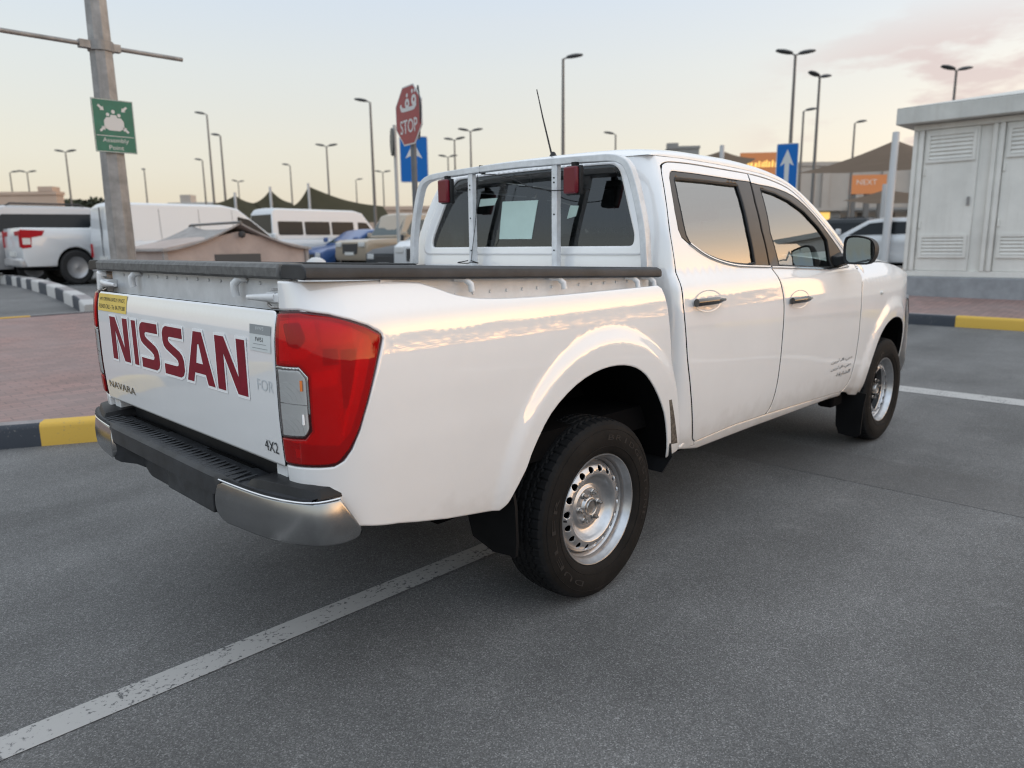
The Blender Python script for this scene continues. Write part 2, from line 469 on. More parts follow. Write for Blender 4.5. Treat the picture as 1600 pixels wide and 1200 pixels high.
# ================================================================= GROUND
def gz(x, y):
    return .45 * sstep(8, 18, math.hypot(x, y))
def coordnode(n, l, kind='Object'):
    return n.new('ShaderNodeTexCoord').outputs[kind]
def asphalt_mat(name, base, spread, big=.25, tint=(1.01, 1.01, 1.005)):
    m = bpy.data.materials.new(name); m.use_nodes = True
    n = m.node_tree.nodes; l = m.node_tree.links; b = n['Principled BSDF']
    c = coordnode(n, l)
    # stones: fine voronoi cells with their own greys
    v = n.new('ShaderNodeTexVoronoi'); v.inputs['Scale'].default_value = 270; l.new(c, v.inputs['Vector'])
    sep = n.new('ShaderNodeSeparateColor'); l.new(v.outputs['Color'], sep.inputs[0])
    r = n.new('ShaderNodeValToRGB'); e = r.color_ramp.elements
    e[0].position = 0; e[0].color = tuple(base * (1 - spread) * t for t in tint) + (1,)
    e[1].position = 1; e[1].color = tuple(base * (1 + spread * 2.6) * t for t in tint) + (1,)
    k = e.new(.55); k.color = tuple(base * .95 * t for t in tint) + (1,)
    k = e.new(.86); k.color = tuple(base * (1 + spread * .7) * t for t in tint) + (1,)
    l.new(sep.outputs[0], r.inputs[0])
    # broad worn and stained areas
    z = n.new('ShaderNodeTexNoise'); z.inputs['Scale'].default_value = .8; z.inputs['Detail'].default_value = 8; z.inputs['Roughness'].default_value = .62
    l.new(c, z.inputs['Vector'])
    mr = n.new('ShaderNodeMapRange'); mr.inputs[1].default_value = .3; mr.inputs[2].default_value = .7; mr.inputs[3].default_value = 1 - big; mr.inputs[4].default_value = 1 + big
    l.new(z.outputs[0], mr.inputs[0])
    mu = n.new('ShaderNodeMix'); mu.data_type = 'RGBA'; mu.blend_type = 'MULTIPLY'; mu.inputs[0].default_value = 1
    l.new(r.outputs[0], mu.inputs[6]); l.new(mr.outputs[0], mu.inputs[7])
    # darker polished wheel tracks and lighter drifted dust, drawn out along the lane
    mpt = n.new('ShaderNodeMapping'); mpt.inputs['Scale'].default_value = (.10, .95, 1); mpt.inputs['Rotation'].default_value = (0, 0, .12); l.new(c, mpt.inputs[0])
    zt = n.new('ShaderNodeTexNoise'); zt.inputs['Scale'].default_value = 1.3; zt.inputs['Detail'].default_value = 5; l.new(mpt.outputs[0], zt.inputs['Vector'])
    mt = n.new('ShaderNodeMapRange'); mt.inputs[1].default_value = .35; mt.inputs[2].default_value = .68; mt.inputs[3].default_value = .82; mt.inputs[4].default_value = 1.14; l.new(zt.outputs[0], mt.inputs[0])
    mtx = n.new('ShaderNodeMix'); mtx.data_type = 'RGBA'; mtx.blend_type = 'MULTIPLY'; mtx.inputs[0].default_value = 1; l.new(mu.outputs[2], mtx.inputs[6]); l.new(mt.outputs[0], mtx.inputs[7]); mu = mtx
    # pale dust scuffs
    z3 = n.new('ShaderNodeTexNoise'); z3.inputs['Scale'].default_value = 3.2; z3.inputs['Detail'].default_value = 9; z3.inputs['Roughness'].default_value = .7
    l.new(c, z3.inputs['Vector'])
    mr3 = n.new('ShaderNodeMapRange'); mr3.inputs[1].default_value = .60; mr3.inputs[2].default_value = .80; mr3.inputs[4].default_value = .45
    l.new(z3.outputs[0], mr3.inputs[0])
    mu2 = n.new('ShaderNodeMix'); mu2.data_type = 'RGBA'; l.new(mr3.outputs[0], mu2.inputs[0]); l.new(mu.outputs[2], mu2.inputs[6])
    mu2.inputs[7].default_value = (base * 2.0, base * 1.95, base * 1.9, 1)
    # oil drips: small dark blots
    vo = n.new('ShaderNodeTexVoronoi'); vo.inputs['Scale'].default_value = 1.7; vo.inputs['Randomness'].default_value = 1.0
    zw = n.new('ShaderNodeTexNoise'); zw.inputs['Scale'].default_value = 16; l.new(c, zw.inputs['Vector'])
    wv = n.new('ShaderNodeMix'); wv.data_type = 'RGBA'; wv.blend_type = 'ADD'; wv.inputs[0].default_value = .06; l.new(c, wv.inputs[6]); l.new(zw.outputs['Color'], wv.inputs[7]); l.new(wv.outputs[2], vo.inputs['Vector'])
    sepo = n.new('ShaderNodeSeparateColor'); l.new(vo.outputs['Color'], sepo.inputs[0])
    rad = n.new('ShaderNodeMapRange'); rad.inputs[1].default_value = .55; rad.inputs[2].default_value = 1.0; rad.inputs[3].default_value = 0.0; rad.inputs[4].default_value = .045; l.new(sepo.outputs[0], rad.inputs[0])
    ls = n.new('ShaderNodeMath'); ls.operation = 'SUBTRACT'; l.new(rad.outputs[0], ls.inputs[0]); l.new(vo.outputs['Distance'], ls.inputs[1])
    mo = n.new('ShaderNodeMapRange'); mo.inputs[1].default_value = 0.0; mo.inputs[2].default_value = .012; mo.inputs[4].default_value = .55; l.new(ls.outputs[0], mo.inputs[0])
    mu3 = n.new('ShaderNodeMix'); mu3.data_type = 'RGBA'; l.new(mo.outputs[0], mu3.inputs[0]); l.new(mu2.outputs[2], mu3.inputs[6]); mu3.inputs[7].default_value = (.02, .021, .023, 1)
    # hairline cracks
    vc = n.new('ShaderNodeTexVoronoi'); vc.feature = 'DISTANCE_TO_EDGE'; vc.inputs['Scale'].default_value = .55; l.new(wv.outputs[2], vc.inputs['Vector'])
    mc = n.new('ShaderNodeMapRange'); mc.inputs[1].default_value = .0; mc.inputs[2].default_value = .0035; mc.inputs[3].default_value = .22; mc.inputs[4].default_value = 0; l.new(vc.outputs['Distance'], mc.inputs[0])
    kz = n.new('ShaderNodeMath'); kz.operation = 'GREATER_THAN'; l.new(z.outputs[0], kz.inputs[0]); kz.inputs[1].default_value = .53
    mk = n.new('ShaderNodeMath'); mk.operation = 'MULTIPLY'; l.new(mc.outputs[0], mk.inputs[0]); l.new(kz.outputs[0], mk.inputs[1])
    mu4 = n.new('ShaderNodeMix'); mu4.data_type = 'RGBA'; l.new(mk.outputs[0], mu4.inputs[0]); l.new(mu3.outputs[2], mu4.inputs[6]); mu4.inputs[7].default_value = (.03, .031, .032, 1)
    l.new(mu4.outputs[2], b.inputs['Base Color'])
    b.inputs['Roughness'].default_value = .82; b.inputs['Specular IOR Level'].default_value = .35
    bp = n.new('ShaderNodeBump'); bp.inputs['Strength'].default_value = .35; bp.inputs['Distance'].default_value = .003
    l.new(v.outputs['Distance'], bp.inputs['Height']); l.new(bp.outputs[0], b.inputs['Normal'])
    return m
ASPH = asphalt_mat('asphalt', .138, .38)
ASPH_PATCH = asphalt_mat('asphalt_patch', .124, .25, .15, (1.02, 1.01, 1.0))
def paver_mat():
    m = bpy.data.materials.new('paver'); m.use_nodes = True
    n = m.node_tree.nodes; l = m.node_tree.links; b = n['Principled BSDF']
    c = coordnode(n, l)
    t = n.new('ShaderNodeTexBrick'); t.inputs['Scale'].default_value = 1.0; t.inputs['Brick Width'].default_value = .20; t.inputs['Row Height'].default_value = .10
    t.inputs['Mortar Size'].default_value = .004; t.inputs['Bias'].default_value = 0
    t.inputs['Color1'].default_value = (.31, .195, .175, 1); t.inputs['Color2'].default_value = (.22, .15, .135, 1); t.inputs['Mortar'].default_value = (.12, .095, .09, 1)
    l.new(c, t.inputs['Vector'])
    z = n.new('ShaderNodeTexNoise'); z.inputs['Scale'].default_value = 1.6; z.inputs['Detail'].default_value = 7; l.new(c, z.inputs['Vector'])
    mr = n.new('ShaderNodeMapRange'); mr.inputs[1].default_value = .35; mr.inputs[2].default_value = .75; mr.inputs[4].default_value = .6; l.new(z.outputs[0], mr.inputs[0])
    x = n.new('ShaderNodeMix'); x.data_type = 'RGBA'; l.new(mr.outputs[0], x.inputs[0]); l.new(t.outputs[0], x.inputs[6]); x.inputs[7].default_value = (.27, .215, .205, 1)
    l.new(x.outputs[2], b.inputs['Base Color']); b.inputs['Roughness'].default_value = .85
    return m
PAVER = paver_mat()
def paint_mat(name, color, wear_lo, wear_hi, under=(.10, .102, .105)):
    m = bpy.data.materials.new(name); m.use_nodes = True
    n = m.node_tree.nodes; l = m.node_tree.links; b = n['Principled BSDF']
    c = coordnode(n, l)
    z = n.new('ShaderNodeTexNoise'); z.inputs['Scale'].default_value = 55; z.inputs['Detail'].default_value = 6; z.inputs['Roughness'].default_value = .65; l.new(c, z.inputs['Vector'])
    z2 = n.new('ShaderNodeTexNoise'); z2.inputs['Scale'].default_value = 5; z2.inputs['Detail'].default_value = 4; l.new(c, z2.inputs['Vector'])
    a = n.new('ShaderNodeMath'); a.operation = 'MULTIPLY_ADD'; l.new(z2.outputs[0], a.inputs[0]); a.inputs[1].default_value = .35; l.new(z.outputs[0], a.inputs[2])
    mr = n.new('ShaderNodeMapRange'); mr.inputs[1].default_value = wear_lo; mr.inputs[2].default_value = wear_hi; l.new(a.outputs[0], mr.inputs[0])
    x = n.new('ShaderNodeMix'); x.data_type = 'RGBA'; l.new(mr.outputs[0], x.inputs[0]); x.inputs[6].default_value = under + (1,); x.inputs[7].default_value = tuple(color) + (1,)
    l.new(x.outputs[2], b.inputs['Base Color']); b.inputs['Roughness'].default_value = .75
    return m
LINE = paint_mat('line_paint', (.40, .395, .385), .53, .62, (.10, .102, .105))
K_YEL = paint_mat('kerb_yellow', (.60, .38, .065), .44, .54, (.33, .25, .12))
K_DRK = paint_mat('kerb_dark', (.035, .042, .055), .45, .56, (.17, .165, .16))
K_WHT = paint_mat('kerb_white', (.46, .45, .44), .40, .56, (.2, .2, .2))
K_TOP = mat('kerb_concrete', (.27, .25, .25), .9, var=.2, vscale=9)

# one ground sheet to the horizon, gently rising away from the road
radii = [0.01, 1, 2, 3, 4, 5, 6, 7] + [8 + .5 * i for i in range(21)] + [20, 23, 28, 36, 50, 80, 130, 220, 400, 800, 1500]
vs = []; fs = []; NS = 72
for r in radii:
    for k in range(NS):
        a = 2 * PI * k / NS; vs.append((r * math.cos(a), r * math.sin(a), .45 * sstep(8, 18, r)))
for i in range(len(radii) - 1):
    for k in range(NS): fs.append((i * NS + k, i * NS + (k + 1) % NS, (i + 1) * NS + (k + 1) % NS, (i + 1) * NS + k))
fs.append(tuple(range(NS - 1, -1, -1)))
me = bpy.data.meshes.new('road'); me.from_pydata(vs, [], fs); me.update()
tag(finish(me, 'road', ASPH, None, 30), kind='structure')
def strip(name, pts, m, dz=.004, res=.5):
    # flat sheet following the ground, pts = convex quad
    a, b, c, d = [Vector(p) for p in pts]; nu = max(2, int((b - a).length / res) + 1); nv = max(2, int((d - a).length / res) + 1)
    v = []; f = []
    for i in range(nu):
        for j in range(nv):
            s_, t_ = i / (nu - 1), j / (nv - 1); p = (a * (1 - s_) + b * s_) * (1 - t_) + (d * (1 - s_) + c * s_) * t_
            v.append((p.x, p.y, gz(p.x, p.y) + dz))
    for i in range(nu - 1):
        for j in range(nv - 1): f.append((i * nv + j, (i + 1) * nv + j, (i + 1) * nv + j + 1, i * nv + j + 1))
    mb = MB(); mb.add(v, f); o = mb.build(name, m); return tag(o, kind='structure')
strip('road_patch', [(2.07, -7.5), (2.66, -7.5), (2.66, 1.6), (2.10, 1.6)], ASPH_PATCH, .0015)
strip('road_marking', [(-9, -.262), (1.2, -.282), (1.2, -.163), (-9, -.143)], LINE, .003)
strip('road_marking', [(5.02, -9), (5.30, -9), (5.30, 1.3), (5.02, 1.3)], LINE, .003)
strip('road_marking', [(19.0, 16.5), (19.15, 16.5), (19.15, 26), (19.0, 26)], LINE, .003)

def kerb(name, path, colors, seglen, start=0., h=.165, w=.14, closed=False, flip=1):
    """kerb stones along a path: face, rounded nose and top; painted in turn"""
    P = [Vector((p[0], p[1])) for p in path]
    # resample
    pts = [P[0]]; acc = []
    L = [0.]
    for i in range(1, len(P)): L.append(L[-1] + (P[i] - P[i - 1]).length)
    tot = L[-1]; stops = set([0., tot]); k = -start
    marks = []
    while k < tot:
        if k > 0: stops.add(k)
        k += seglen
    x = 0.
    while x < tot: stops.add(x); x += .25
    st = sorted(stops); st = [st[0]] + [b for a, b in zip(st, st[1:]) if b - a > .004]
    def at(d):
        for i in range(1, len(P)):
            if d <= L[i] + 1e-9:
                t = (d - L[i - 1]) / max(1e-9, L[i] - L[i - 1]); return P[i - 1].lerp(P[i], t), (P[i] - P[i - 1]).normalized()
        return P[-1], (P[-1] - P[-2]).normalized()
    prof = [(0, -.05), (0.0, h - .035), (.008, h - .012), (.028, h), (w, h), (w, h - .03)]
    vs = []; fs = []; mi = []
    for d in st:
        p, t = at(d); n_ = Vector((t.y, -t.x)) * -flip
        for (o_, z) in prof: q = p + n_ * o_; vs.append((q.x, q.y, gz(p.x, p.y) + z))
    m_ = len(prof)
    for i in range(len(st) - 1):
        ci = int(math.floor(((st[i] + st[i + 1]) / 2 + start) / seglen)) % len(colors)
        for j in range(m_ - 1):
            fs.append((i * m_ + j, i * m_ + j + 1, (i + 1) * m_ + j + 1, (i + 1) * m_ + j)); mi.append(len(colors) if j == 3 and colors[ci] is K_DRK else ci)
    fs.append(tuple(range(m_))); mi.append(0); fs.append(tuple((len(st) - 1) * m_ + j for j in range(m_ - 1, -1, -1))); mi.append(0)
    me = bpy.data.meshes.new(name); me.from_pydata(vs, [], fs); me.update()
    for p_, c_ in zip(me.polygons, mi): p_.material_index = c_
    bm = bmesh.new(); bm.from_mesh(me); bmesh.ops.recalc_face_normals(bm, faces=bm.faces); bm.to_mesh(me); bm.free()
    return tag(finish(me, name, list(colors) + [K_TOP], None, 40), kind='structure')
def paving(name, poly, m, dz, res=.5):
    xs = [p[0] for p in poly]; ys = [p[1] for p in poly]; q = densify(poly, res); n = len(q)
    if area2(q) < 0: q.reverse()
    cons = list(q); x = min(xs)
    while x < max(xs):
        y = min(ys)
        while y < max(ys):
            if inpoly(x, y, poly) and min(segd(x, y, q[i - 1], q[i]) for i in range(n)) > res * .4: cons.append((x, y))
            y += res
        x += res
    r = delaunay_2d_cdt([Vector(c) for c in cons], [(i, (i + 1) % n) for i in range(n)], [], 0, 1e-6)
    f = [t for t in r[2] if inpoly(sum(r[0][i].x for i in t) / len(t), sum(r[0][i].y for i in t) / len(t), q)]
    mb = MB(); mb.add([(v.x, v.y, gz(v.x, v.y) + dz) for v in r[0]], [tuple(t) for t in f])
    o = mb.build(name, m, None, 30)
    for p_ in o.data.polygons:
        if p_.normal.z < 0: p_.flip()
    return tag(o, kind='structure')
front = [(-8.5, 7.42), (-1.14, 3.51)] + spline([(-.59, 3.22), (.3, 2.8), (1.5, 2.42), (3, 2.25), (5, 2.2), (6.6, 2.35), (7.6, 3.0), (8.0, 4.2)], 5)[0:] + [(8.2, 9.6), (7.6, 11.0), (6.4, 11.6), (-8.5, 11.7)]
kerb('kerb', front, [K_DRK, K_YEL], 1.0, start=1.0 - ((Vector((-.91, 3.40)) - Vector((-8.5, 7.42))).length % 1.0) + 0.0, flip=1)
inset = []
paving('pavement', [(-8.5, 7.5), (-1.1, 3.59)] + [(a, b + .08) for a, b in spline([(-.55, 3.27), (.32, 2.84), (1.5, 2.45), (3, 2.28), (5, 2.23), (6.55, 2.38)], 4)] + [(7.5, 3.1), (7.92, 4.2), (8.12, 9.6), (7.5, 10.92), (6.4, 11.52), (-8.5, 11.62)], PAVER, .158)
kerb('kerb', [(1.80, 11.9), (2.0, 13.1), (2.12, 15), (2.2, 17), (2.45, 20), (2.6, 26)], [K_WHT, K_DRK], .75, flip=-1, w=.24, h=.24)
kerb('kerb', [(10.30, -9), (10.30, 2.6), (10.6, 3.3), (11.3, 3.6), (18, 3.6)], [K_YEL, K_DRK], 1.35, start=1.35 - ((9.44) % 2.7), flip=-1)
paving('pavement', [(10.38, -9), (10.38, 2.58), (10.66, 3.22), (11.3, 3.52), (18, 3.52), (18, -9)], PAVER, .158)
# ================================================================= MATERIALS OF THE TRUCK
def paint():
    m = bpy.data.materials.new('white_paint'); m.use_nodes = True
    n = m.node_tree.nodes; l = m.node_tree.links; b = n['Principled BSDF']
    c = coordnode(n, l)
    z = n.new('ShaderNodeTexNoise'); z.inputs['Scale'].default_value = 3.0; z.inputs['Detail'].default_value = 8; z.inputs['Roughness'].default_value = .65; l.new(c, z.inputs['Vector'])
    r = n.new('ShaderNodeValToRGB'); r.color_ramp.elements[0].position = .35; r.color_ramp.elements[0].color = (.80, .80, .805, 1)
    r.color_ramp.elements[1].position = .7; r.color_ramp.elements[1].color = (.835, .835, .84, 1); l.new(z.outputs[0], r.inputs[0])
    # road dust along the lower edges
    sx = n.new('ShaderNodeSeparateXYZ'); l.new(c, sx.inputs[0])
    zz = n.new('ShaderNodeTexNoise'); zz.inputs['Scale'].default_value = 14; zz.inputs['Detail'].default_value = 7; l.new(c, zz.inputs['Vector'])
    ma = n.new('ShaderNodeMath'); ma.operation = 'MULTIPLY_ADD'; l.new(zz.outputs[0], ma.inputs[0]); ma.inputs[1].default_value = -.16; l.new(sx.outputs[2], ma.inputs[2])
    mr = n.new('ShaderNodeMapRange'); mr.inputs[1].default_value = .52; mr.inputs[2].default_value = .36; mr.inputs[3].default_value = 0; mr.inputs[4].default_value = .55
    l.new(ma.outputs[0], mr.inputs[0])
    x = n.new('ShaderNodeMix'); x.data_type = 'RGBA'; l.new(mr.outputs[0], x.inputs[0]); l.new(r.outputs[0], x.inputs[6]); x.inputs[7].default_value = (.42, .38, .34, 1)
    l.new(x.outputs[2], b.inputs['Base Color'])
    b.inputs['Roughness'].default_value = .45; b.inputs['Coat Weight'].default_value = 1.0; b.inputs['Coat Roughness'].default_value = .035; b.inputs['Coat IOR'].default_value = 2.0
    # a little orange peel and hand-made waviness
    w1 = n.new('ShaderNodeTexNoise'); w1.inputs['Scale'].default_value = 2.6; w1.inputs['Detail'].default_value = 2; l.new(c, w1.inputs['Vector'])
    bp = n.new('ShaderNodeBump'); bp.inputs['Strength'].default_value = .2; bp.inputs['Distance'].default_value = .0012
    l.new(w1.outputs[0], bp.inputs['Height']); l.new(bp.outputs[0], b.inputs['Coat Normal'])
    return m
WHITE = paint()
WHITE2 = mat('white_enamel', (.70, .71, .72), .42, var=.10, vscale=12, coat=.3)
RACKW = mat('rack_paint', (.62, .64, .66), .35, var=.14, vscale=18, coat=.5)
BLACKP = mat('black_plastic', (.014, .0145, .016), .48, spec=.3, var=.3, vscale=14, bump=.05, bscale=400)
GREYP = mat('worn_plastic', (.022, .024, .028), .55, var=.55, vscale=9, bump=.08, bscale=350)
STEP = mat('step_plastic', (.034, .037, .042), .62, var=.5, vscale=11, bump=.1, bscale=250)
CAPG = mat('rail_cap_grey', (.115, .116, .115), .62, var=.35, vscale=40, bump=.12, bscale=500)
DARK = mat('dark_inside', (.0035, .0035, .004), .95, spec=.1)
CHROME = mat('smoked_chrome', (.36, .365, .37), .22, metal=1., var=.12, vscale=5, bump=.03, bscale=9)
BRIGHT = mat('bright_chrome', (.75, .75, .76), .12, metal=1.)
STEEL = mat('silver_wheel_paint', (.50, .50, .51), .30, metal=.85, var=.12, vscale=30, coat=.4)
NUT = mat('nut_steel', (.42, .41, .40), .33, metal=1., var=.25, vscale=60)
HUB = mat('hub_dark', (.10, .10, .10), .5, metal=.7)
TRIMB = mat('window_trim', (.02, .019, .018), .4, coat=.2, var=.2)
PILLAR = mat('pillar_black', (.026, .020, .017), .35, coat=.12, spec=.4, var=.25, vscale=10)
GLASS = glass_mat('side_glass', (.74, .83, .79), 3.2)
GLASSR = glass_mat('rear_glass', (.36, .40, .40), 1.75)
GLASSW = glass_mat('windshield_glass', (.70, .76, .74), 1.6)
RED = mat('letter_red', (.20, .006, .020), .5, var=.15, vscale=25, spec=.2)
LETW = mat('letter_white', (.88, .88, .88), .5)
BADGE = mat('badge_metal', (.10, .11, .12), .28, metal=.8)
YELS = mat('sticker_yellow', (.72, .52, .10), .5, var=.08)
INKB = mat('sticker_ink', (.015, .015, .015), .6)
STKG = mat('sticker_grey', (.27, .29, .30), .5)
STKW = mat('sticker_pale', (.60, .63, .63), .5)
GHOST = mat('ghost_letter', (.52, .55, .57), .5)
SEATM = mat('seat_cloth', (.050, .050, .055), .95, var=.25, vscale=30)
PALEGRN = mat('pale_green', (.43, .56, .52), .7, var=.06, emit=None)
def tyre_mat(name, base):
    m = mat(name, base, .75, var=.35, vscale=10, bump=.1, bscale=120, spec=.18); return m
RUBBER = tyre_mat('tyre_rubber', (.0095, .010, .011))
RUBSIDE = tyre_mat('tyre_sidewall', (.0105, .0095, .009))
def lens(name, color, rough=.06, trans=.0):
    m = mat(name, color, .35, coat=.55, spec=.2); return m
LRED = lens('lamp_red', (.56, .004, .005)); LRED2 = lens('lamp_red_deep', (.17, .002, .004)); LBRT = lens('lamp_red_bright', (.90, .012, .010)); LDRK = lens('lamp_red_dark', (.05, .002, .004))
LCLR = mat('lamp_clear', (.30, .30, .30), .18, metal=.55, coat=1.); LRIM = mat('lamp_rim', (.55, .55, .55), .15, metal=.9)
MARK = mat('marker_red', (.13, .006, .015), .35, coat=.2, spec=.3)

# ================================================================= THE PICKUP
T = empty('pickup_truck', (0, 0, 0))
tag(T, 'white double cab pickup with red tailgate lettering, parked across the white road line', 'pickup')
ZB = [.40, .46, .55, .70, .85, .95, 1.02, 1.07, 1.12, 1.165, 1.19, 1.215, 1.25, 1.30]
YB = [.838, .862, .880, .898, .9065, .907, .905, .9018, .897, .8915, .885, .873, .855, .828]
def yb(z): return interp(ZB, YB, z)
XT = [-2, 2.6, 3.0, 3.3, 3.6, 3.8, 3.95, 4.03]
DT = [0, 0, .006, .022, .075, .15, .27, .42]
def taper(x): return interp(XT, DT, x)
def flare(x, z, cx, cz, r0, r1, amp):
    d = math.hypot(x - cx, z - cz)
    if z < cz - .2: return amp * (1 - sstep(r1, r0, d)) * sstep(cz - .55, cz - .2, z)
    return amp * (1 - sstep(r0, r1, d))
RC = (-.01, .49); FC = (3.15, .455)
ZR = [.70, .78, .85, .95, 1.05, 1.12, 1.17, 1.21, 1.30]
XRR = [-1.212, -1.218, -1.223, -1.227, -1.227, -1.225, -1.219, -1.210, -1.208]
def xrear(z): return interp(ZR, XRR, z)
HWT = .724
def bed(u, z):
    y = yb(z)
    if u >= -.97: return Vector((u, -y - flare(u, z, RC[0], RC[1], .515, .585, .017), z))
    th = min((-.97 - u) / .22, PI / 2); n = 2.4
    return Vector((-.97 - (-.97 - xrear(z)) * math.sin(th) ** (2 / n), -HWT - (y - HWT) * max(0, math.cos(th)) ** (2 / n), z))
def side(x, z):
    if z < 1.25: y = yb(z) - taper(x)
    else: y = .855 - taper(x) - (z - 1.25) * (.12 + .44 * (z - 1.25))
    return Vector((x, -y - flare(x, z, FC[0], FC[1], .47, .54, .017), z))
def xr(z): return interp([.4, 1.25, 1.36, 1.72, 1.8], [.465, .465, .475, .535, .545], z)
XSZ = [0.45, 0.487, 0.505, 0.535, 0.661, 0.78, 0.888, 1.02, 1.12, 1.2, 1.262, 1.398, 1.523, 1.631, 1.659, 1.672, 1.7, 1.74]
XSX = [0.72, 0.69, 0.666, 0.655, 0.614, 0.575, 0.543, 0.522, 0.512, 0.512, 0.513, 0.508, 0.533, 0.566, 0.577, 0.584, 0.592, 0.596]
def xs_(z): return max(interp(XSZ, XSX, z) - .0035, xr(z) + .012)
CW = .15       # how far in from the flank the rear corner starts
def cabL(z): return -side(xs_(z), z).y - CW
def cab_(v, z):
    L = cabL(z); a = abs(v); s = 1 if v > 0 else -1
    if a <= L: return Vector((xr(z), -s * a, z))
    t = min(1.0, (a - L) / .20); ph = t * PI / 2; n = 2.3
    return Vector((xr(z) + (xs_(z) - xr(z)) * (1 - max(0, math.cos(ph)) ** (2 / n)), -s * (L + CW * math.sin(ph) ** (2 / n)), z))
def v_edge(z): return cabL(z) + .1995
outside = lambda P: Vector((0, -1, 0)) if P.y < 0 else Vector((0, 1, 0))
outr = lambda P: Vector((-1 if P.x < -1.0 else 0, -1, 0))

# ---- rear lamp outline (traced on the corner surface)
LAMP = [(-1.3150, 1.209), (-1.219, 1.211), (-1.122, 1.200), (-1.060, 1.182), (-1.020, 1.165), (-.994, 1.145), (-.986, 1.127), (-.992, 1.102), (-1.011, 1.032), (-1.033, .957), (-1.057, .886), (-1.082, .835), (-1.107, .805), (-1.137, .791), (-1.176, .789), (-1.231, .788), (-1.3150, .784)]
arch = [(-.556, .508), (-.524, .530), (-.503, .557), (-.470, .605), (-.447, .642), (-.421, .699), (-.341, .807), (-.21, .886), (-.069, .922), (.069, .920), (.184, .883), (.275, .806), (.366, .683), (.421, .545), (.438, .470)]
arch = spline(arch, 3)
bedpoly = [(-1.3155, 1.284)] + LAMP + [(-1.3155, .64), (-1.25, .635), (-1.06, .607), (-.90, .568), (-.776, .542)] + arch + [(.470, .474), (.537, .487), (.529, .522), (.478, .676), (.419, .903), (.394, 1.113), (.381, 1.155), (.367, 1.190), (.345, 1.203)] + spline([(.07, 1.201), (-.321, 1.2), (-.586, 1.208), (-.70, 1.224), (-.775, 1.25), (-.83, 1.268)], 4) + [(-.952, 1.280), (-1.2, 1.284)]
for s in (1, -1):
    bp = panel('bed_side', bedpoly, bed, WHITE, T, res=.02, lip=.03, s=s, out=outr)
    # inside face of the wheel arch
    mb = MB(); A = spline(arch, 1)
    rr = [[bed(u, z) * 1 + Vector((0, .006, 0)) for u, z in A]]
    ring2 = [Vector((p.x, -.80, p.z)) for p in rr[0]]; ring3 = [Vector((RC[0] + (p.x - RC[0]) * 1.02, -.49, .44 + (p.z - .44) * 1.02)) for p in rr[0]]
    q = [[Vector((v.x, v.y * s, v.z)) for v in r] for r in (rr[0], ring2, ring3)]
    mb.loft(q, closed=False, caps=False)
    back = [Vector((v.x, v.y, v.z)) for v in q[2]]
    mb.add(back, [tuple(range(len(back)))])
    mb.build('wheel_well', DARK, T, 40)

# ---- bed: inner box, floor, ledge under the rail
mb = MB()
for s in (1, -1):
    yl = [(-.965, .845), (-.85, .83), (-.75, .812), (-.6, .805), (.36, .805)]
    top = [Vector((x, -s * y, interp([-1, -.3, .4], [1.286, 1.262, 1.240], x))) for x, y in yl]
    bot = [Vector((x, -s * y, 1.19)) for x, y in yl]
    mb.loft([top, bot], closed=False, caps=False)
    led = [Vector((x, -s * (yb(1.2) - .004), 1.193)) for x, y in yl]
    mb.loft([bot, led], closed=False, caps=False)
    # inner skin
    for a_, b_, z_ in ((-1.12, -.54, .72), (-.54, .52, .97), (.52, .38, .72)): mb.box(min(a_, b_), max(a_, b_), -s * .735 - .006, -s * .735 + .006, z_, 1.262)
    mb.box(-.545, .375, min(-s * .47, -s * .741), max(-s * .47, -s * .741), .955, .967); mb.box(-.545, .375, -s * .47 - .006, -s * .47 + .006, .72, .956); mb.box(-.545, -.533, min(-s * .47, -s * .735), max(-s * .47, -s * .735), .72, .954)
mb.box(.38, .41, -.79, .79, .60, 1.236)      # front wall of the bed
mb.box(-1.12, .38, -.464, .464, .70, .72)
for s in (1, -1): mb.box(-1.12, -.546, min(s * .465, s * .735), max(s * .465, s * .735), .70, .72)
bedbox = mb.build('cargo_bed', WHITE2, T, 30)
# pressed bumps and rivets of the ledge
mb = MB()
for s in (1, -1):
    x = -.66
    while x < .36:
        mb.cyl((x, -s * .806, 1.222), (x, -s * .8105, 1.222), .006, .004, 8); x += .075
mb.build('rivets', WHITE2, bedbox, 30)
# black rail caps, rising to the tail
def railsec(x, s):
    zt = interp([-1.27, -.4, .41], [1.331, 1.300, 1.271], x); zb = zt - .036
    return [Vector((x, -s * y, z)) for y, z in ((.735, zb), (.735, zt - .006), (.745, zt), (.835, zt), (.853, zt - .008), (.858, zt - .018), (.858, zb), (.845, zb - .004))]
for s in (1, -1):
    mb = MB(); mb.loft([railsec(x, s) for x in (-1.20, -1.185, -1.0, -.8, -.6, -.4, -.2, 0, .2, .38, .405)])
    mb.build('bed_rail', GREYP if s > 0 else BLACKP, T, 30, bevel=.003)
    # rear corner block of the cap
    for xh in (-.638, -.203, .24, .352):
        mb = MB(); z0 = interp([-1.27, -.4, .41], [1.331, 1.300, 1.271], xh) - .036
        mb.tube([(xh - .03, -s * .815, z0), (xh - .008, -s * .838, z0 - .004), (xh + .004, -s * .851, z0 - .020), (xh + .006, -s * .853, z0 - .042)], .0105, 10)
        mb.build('tie_hook', WHITE2, T, 40)

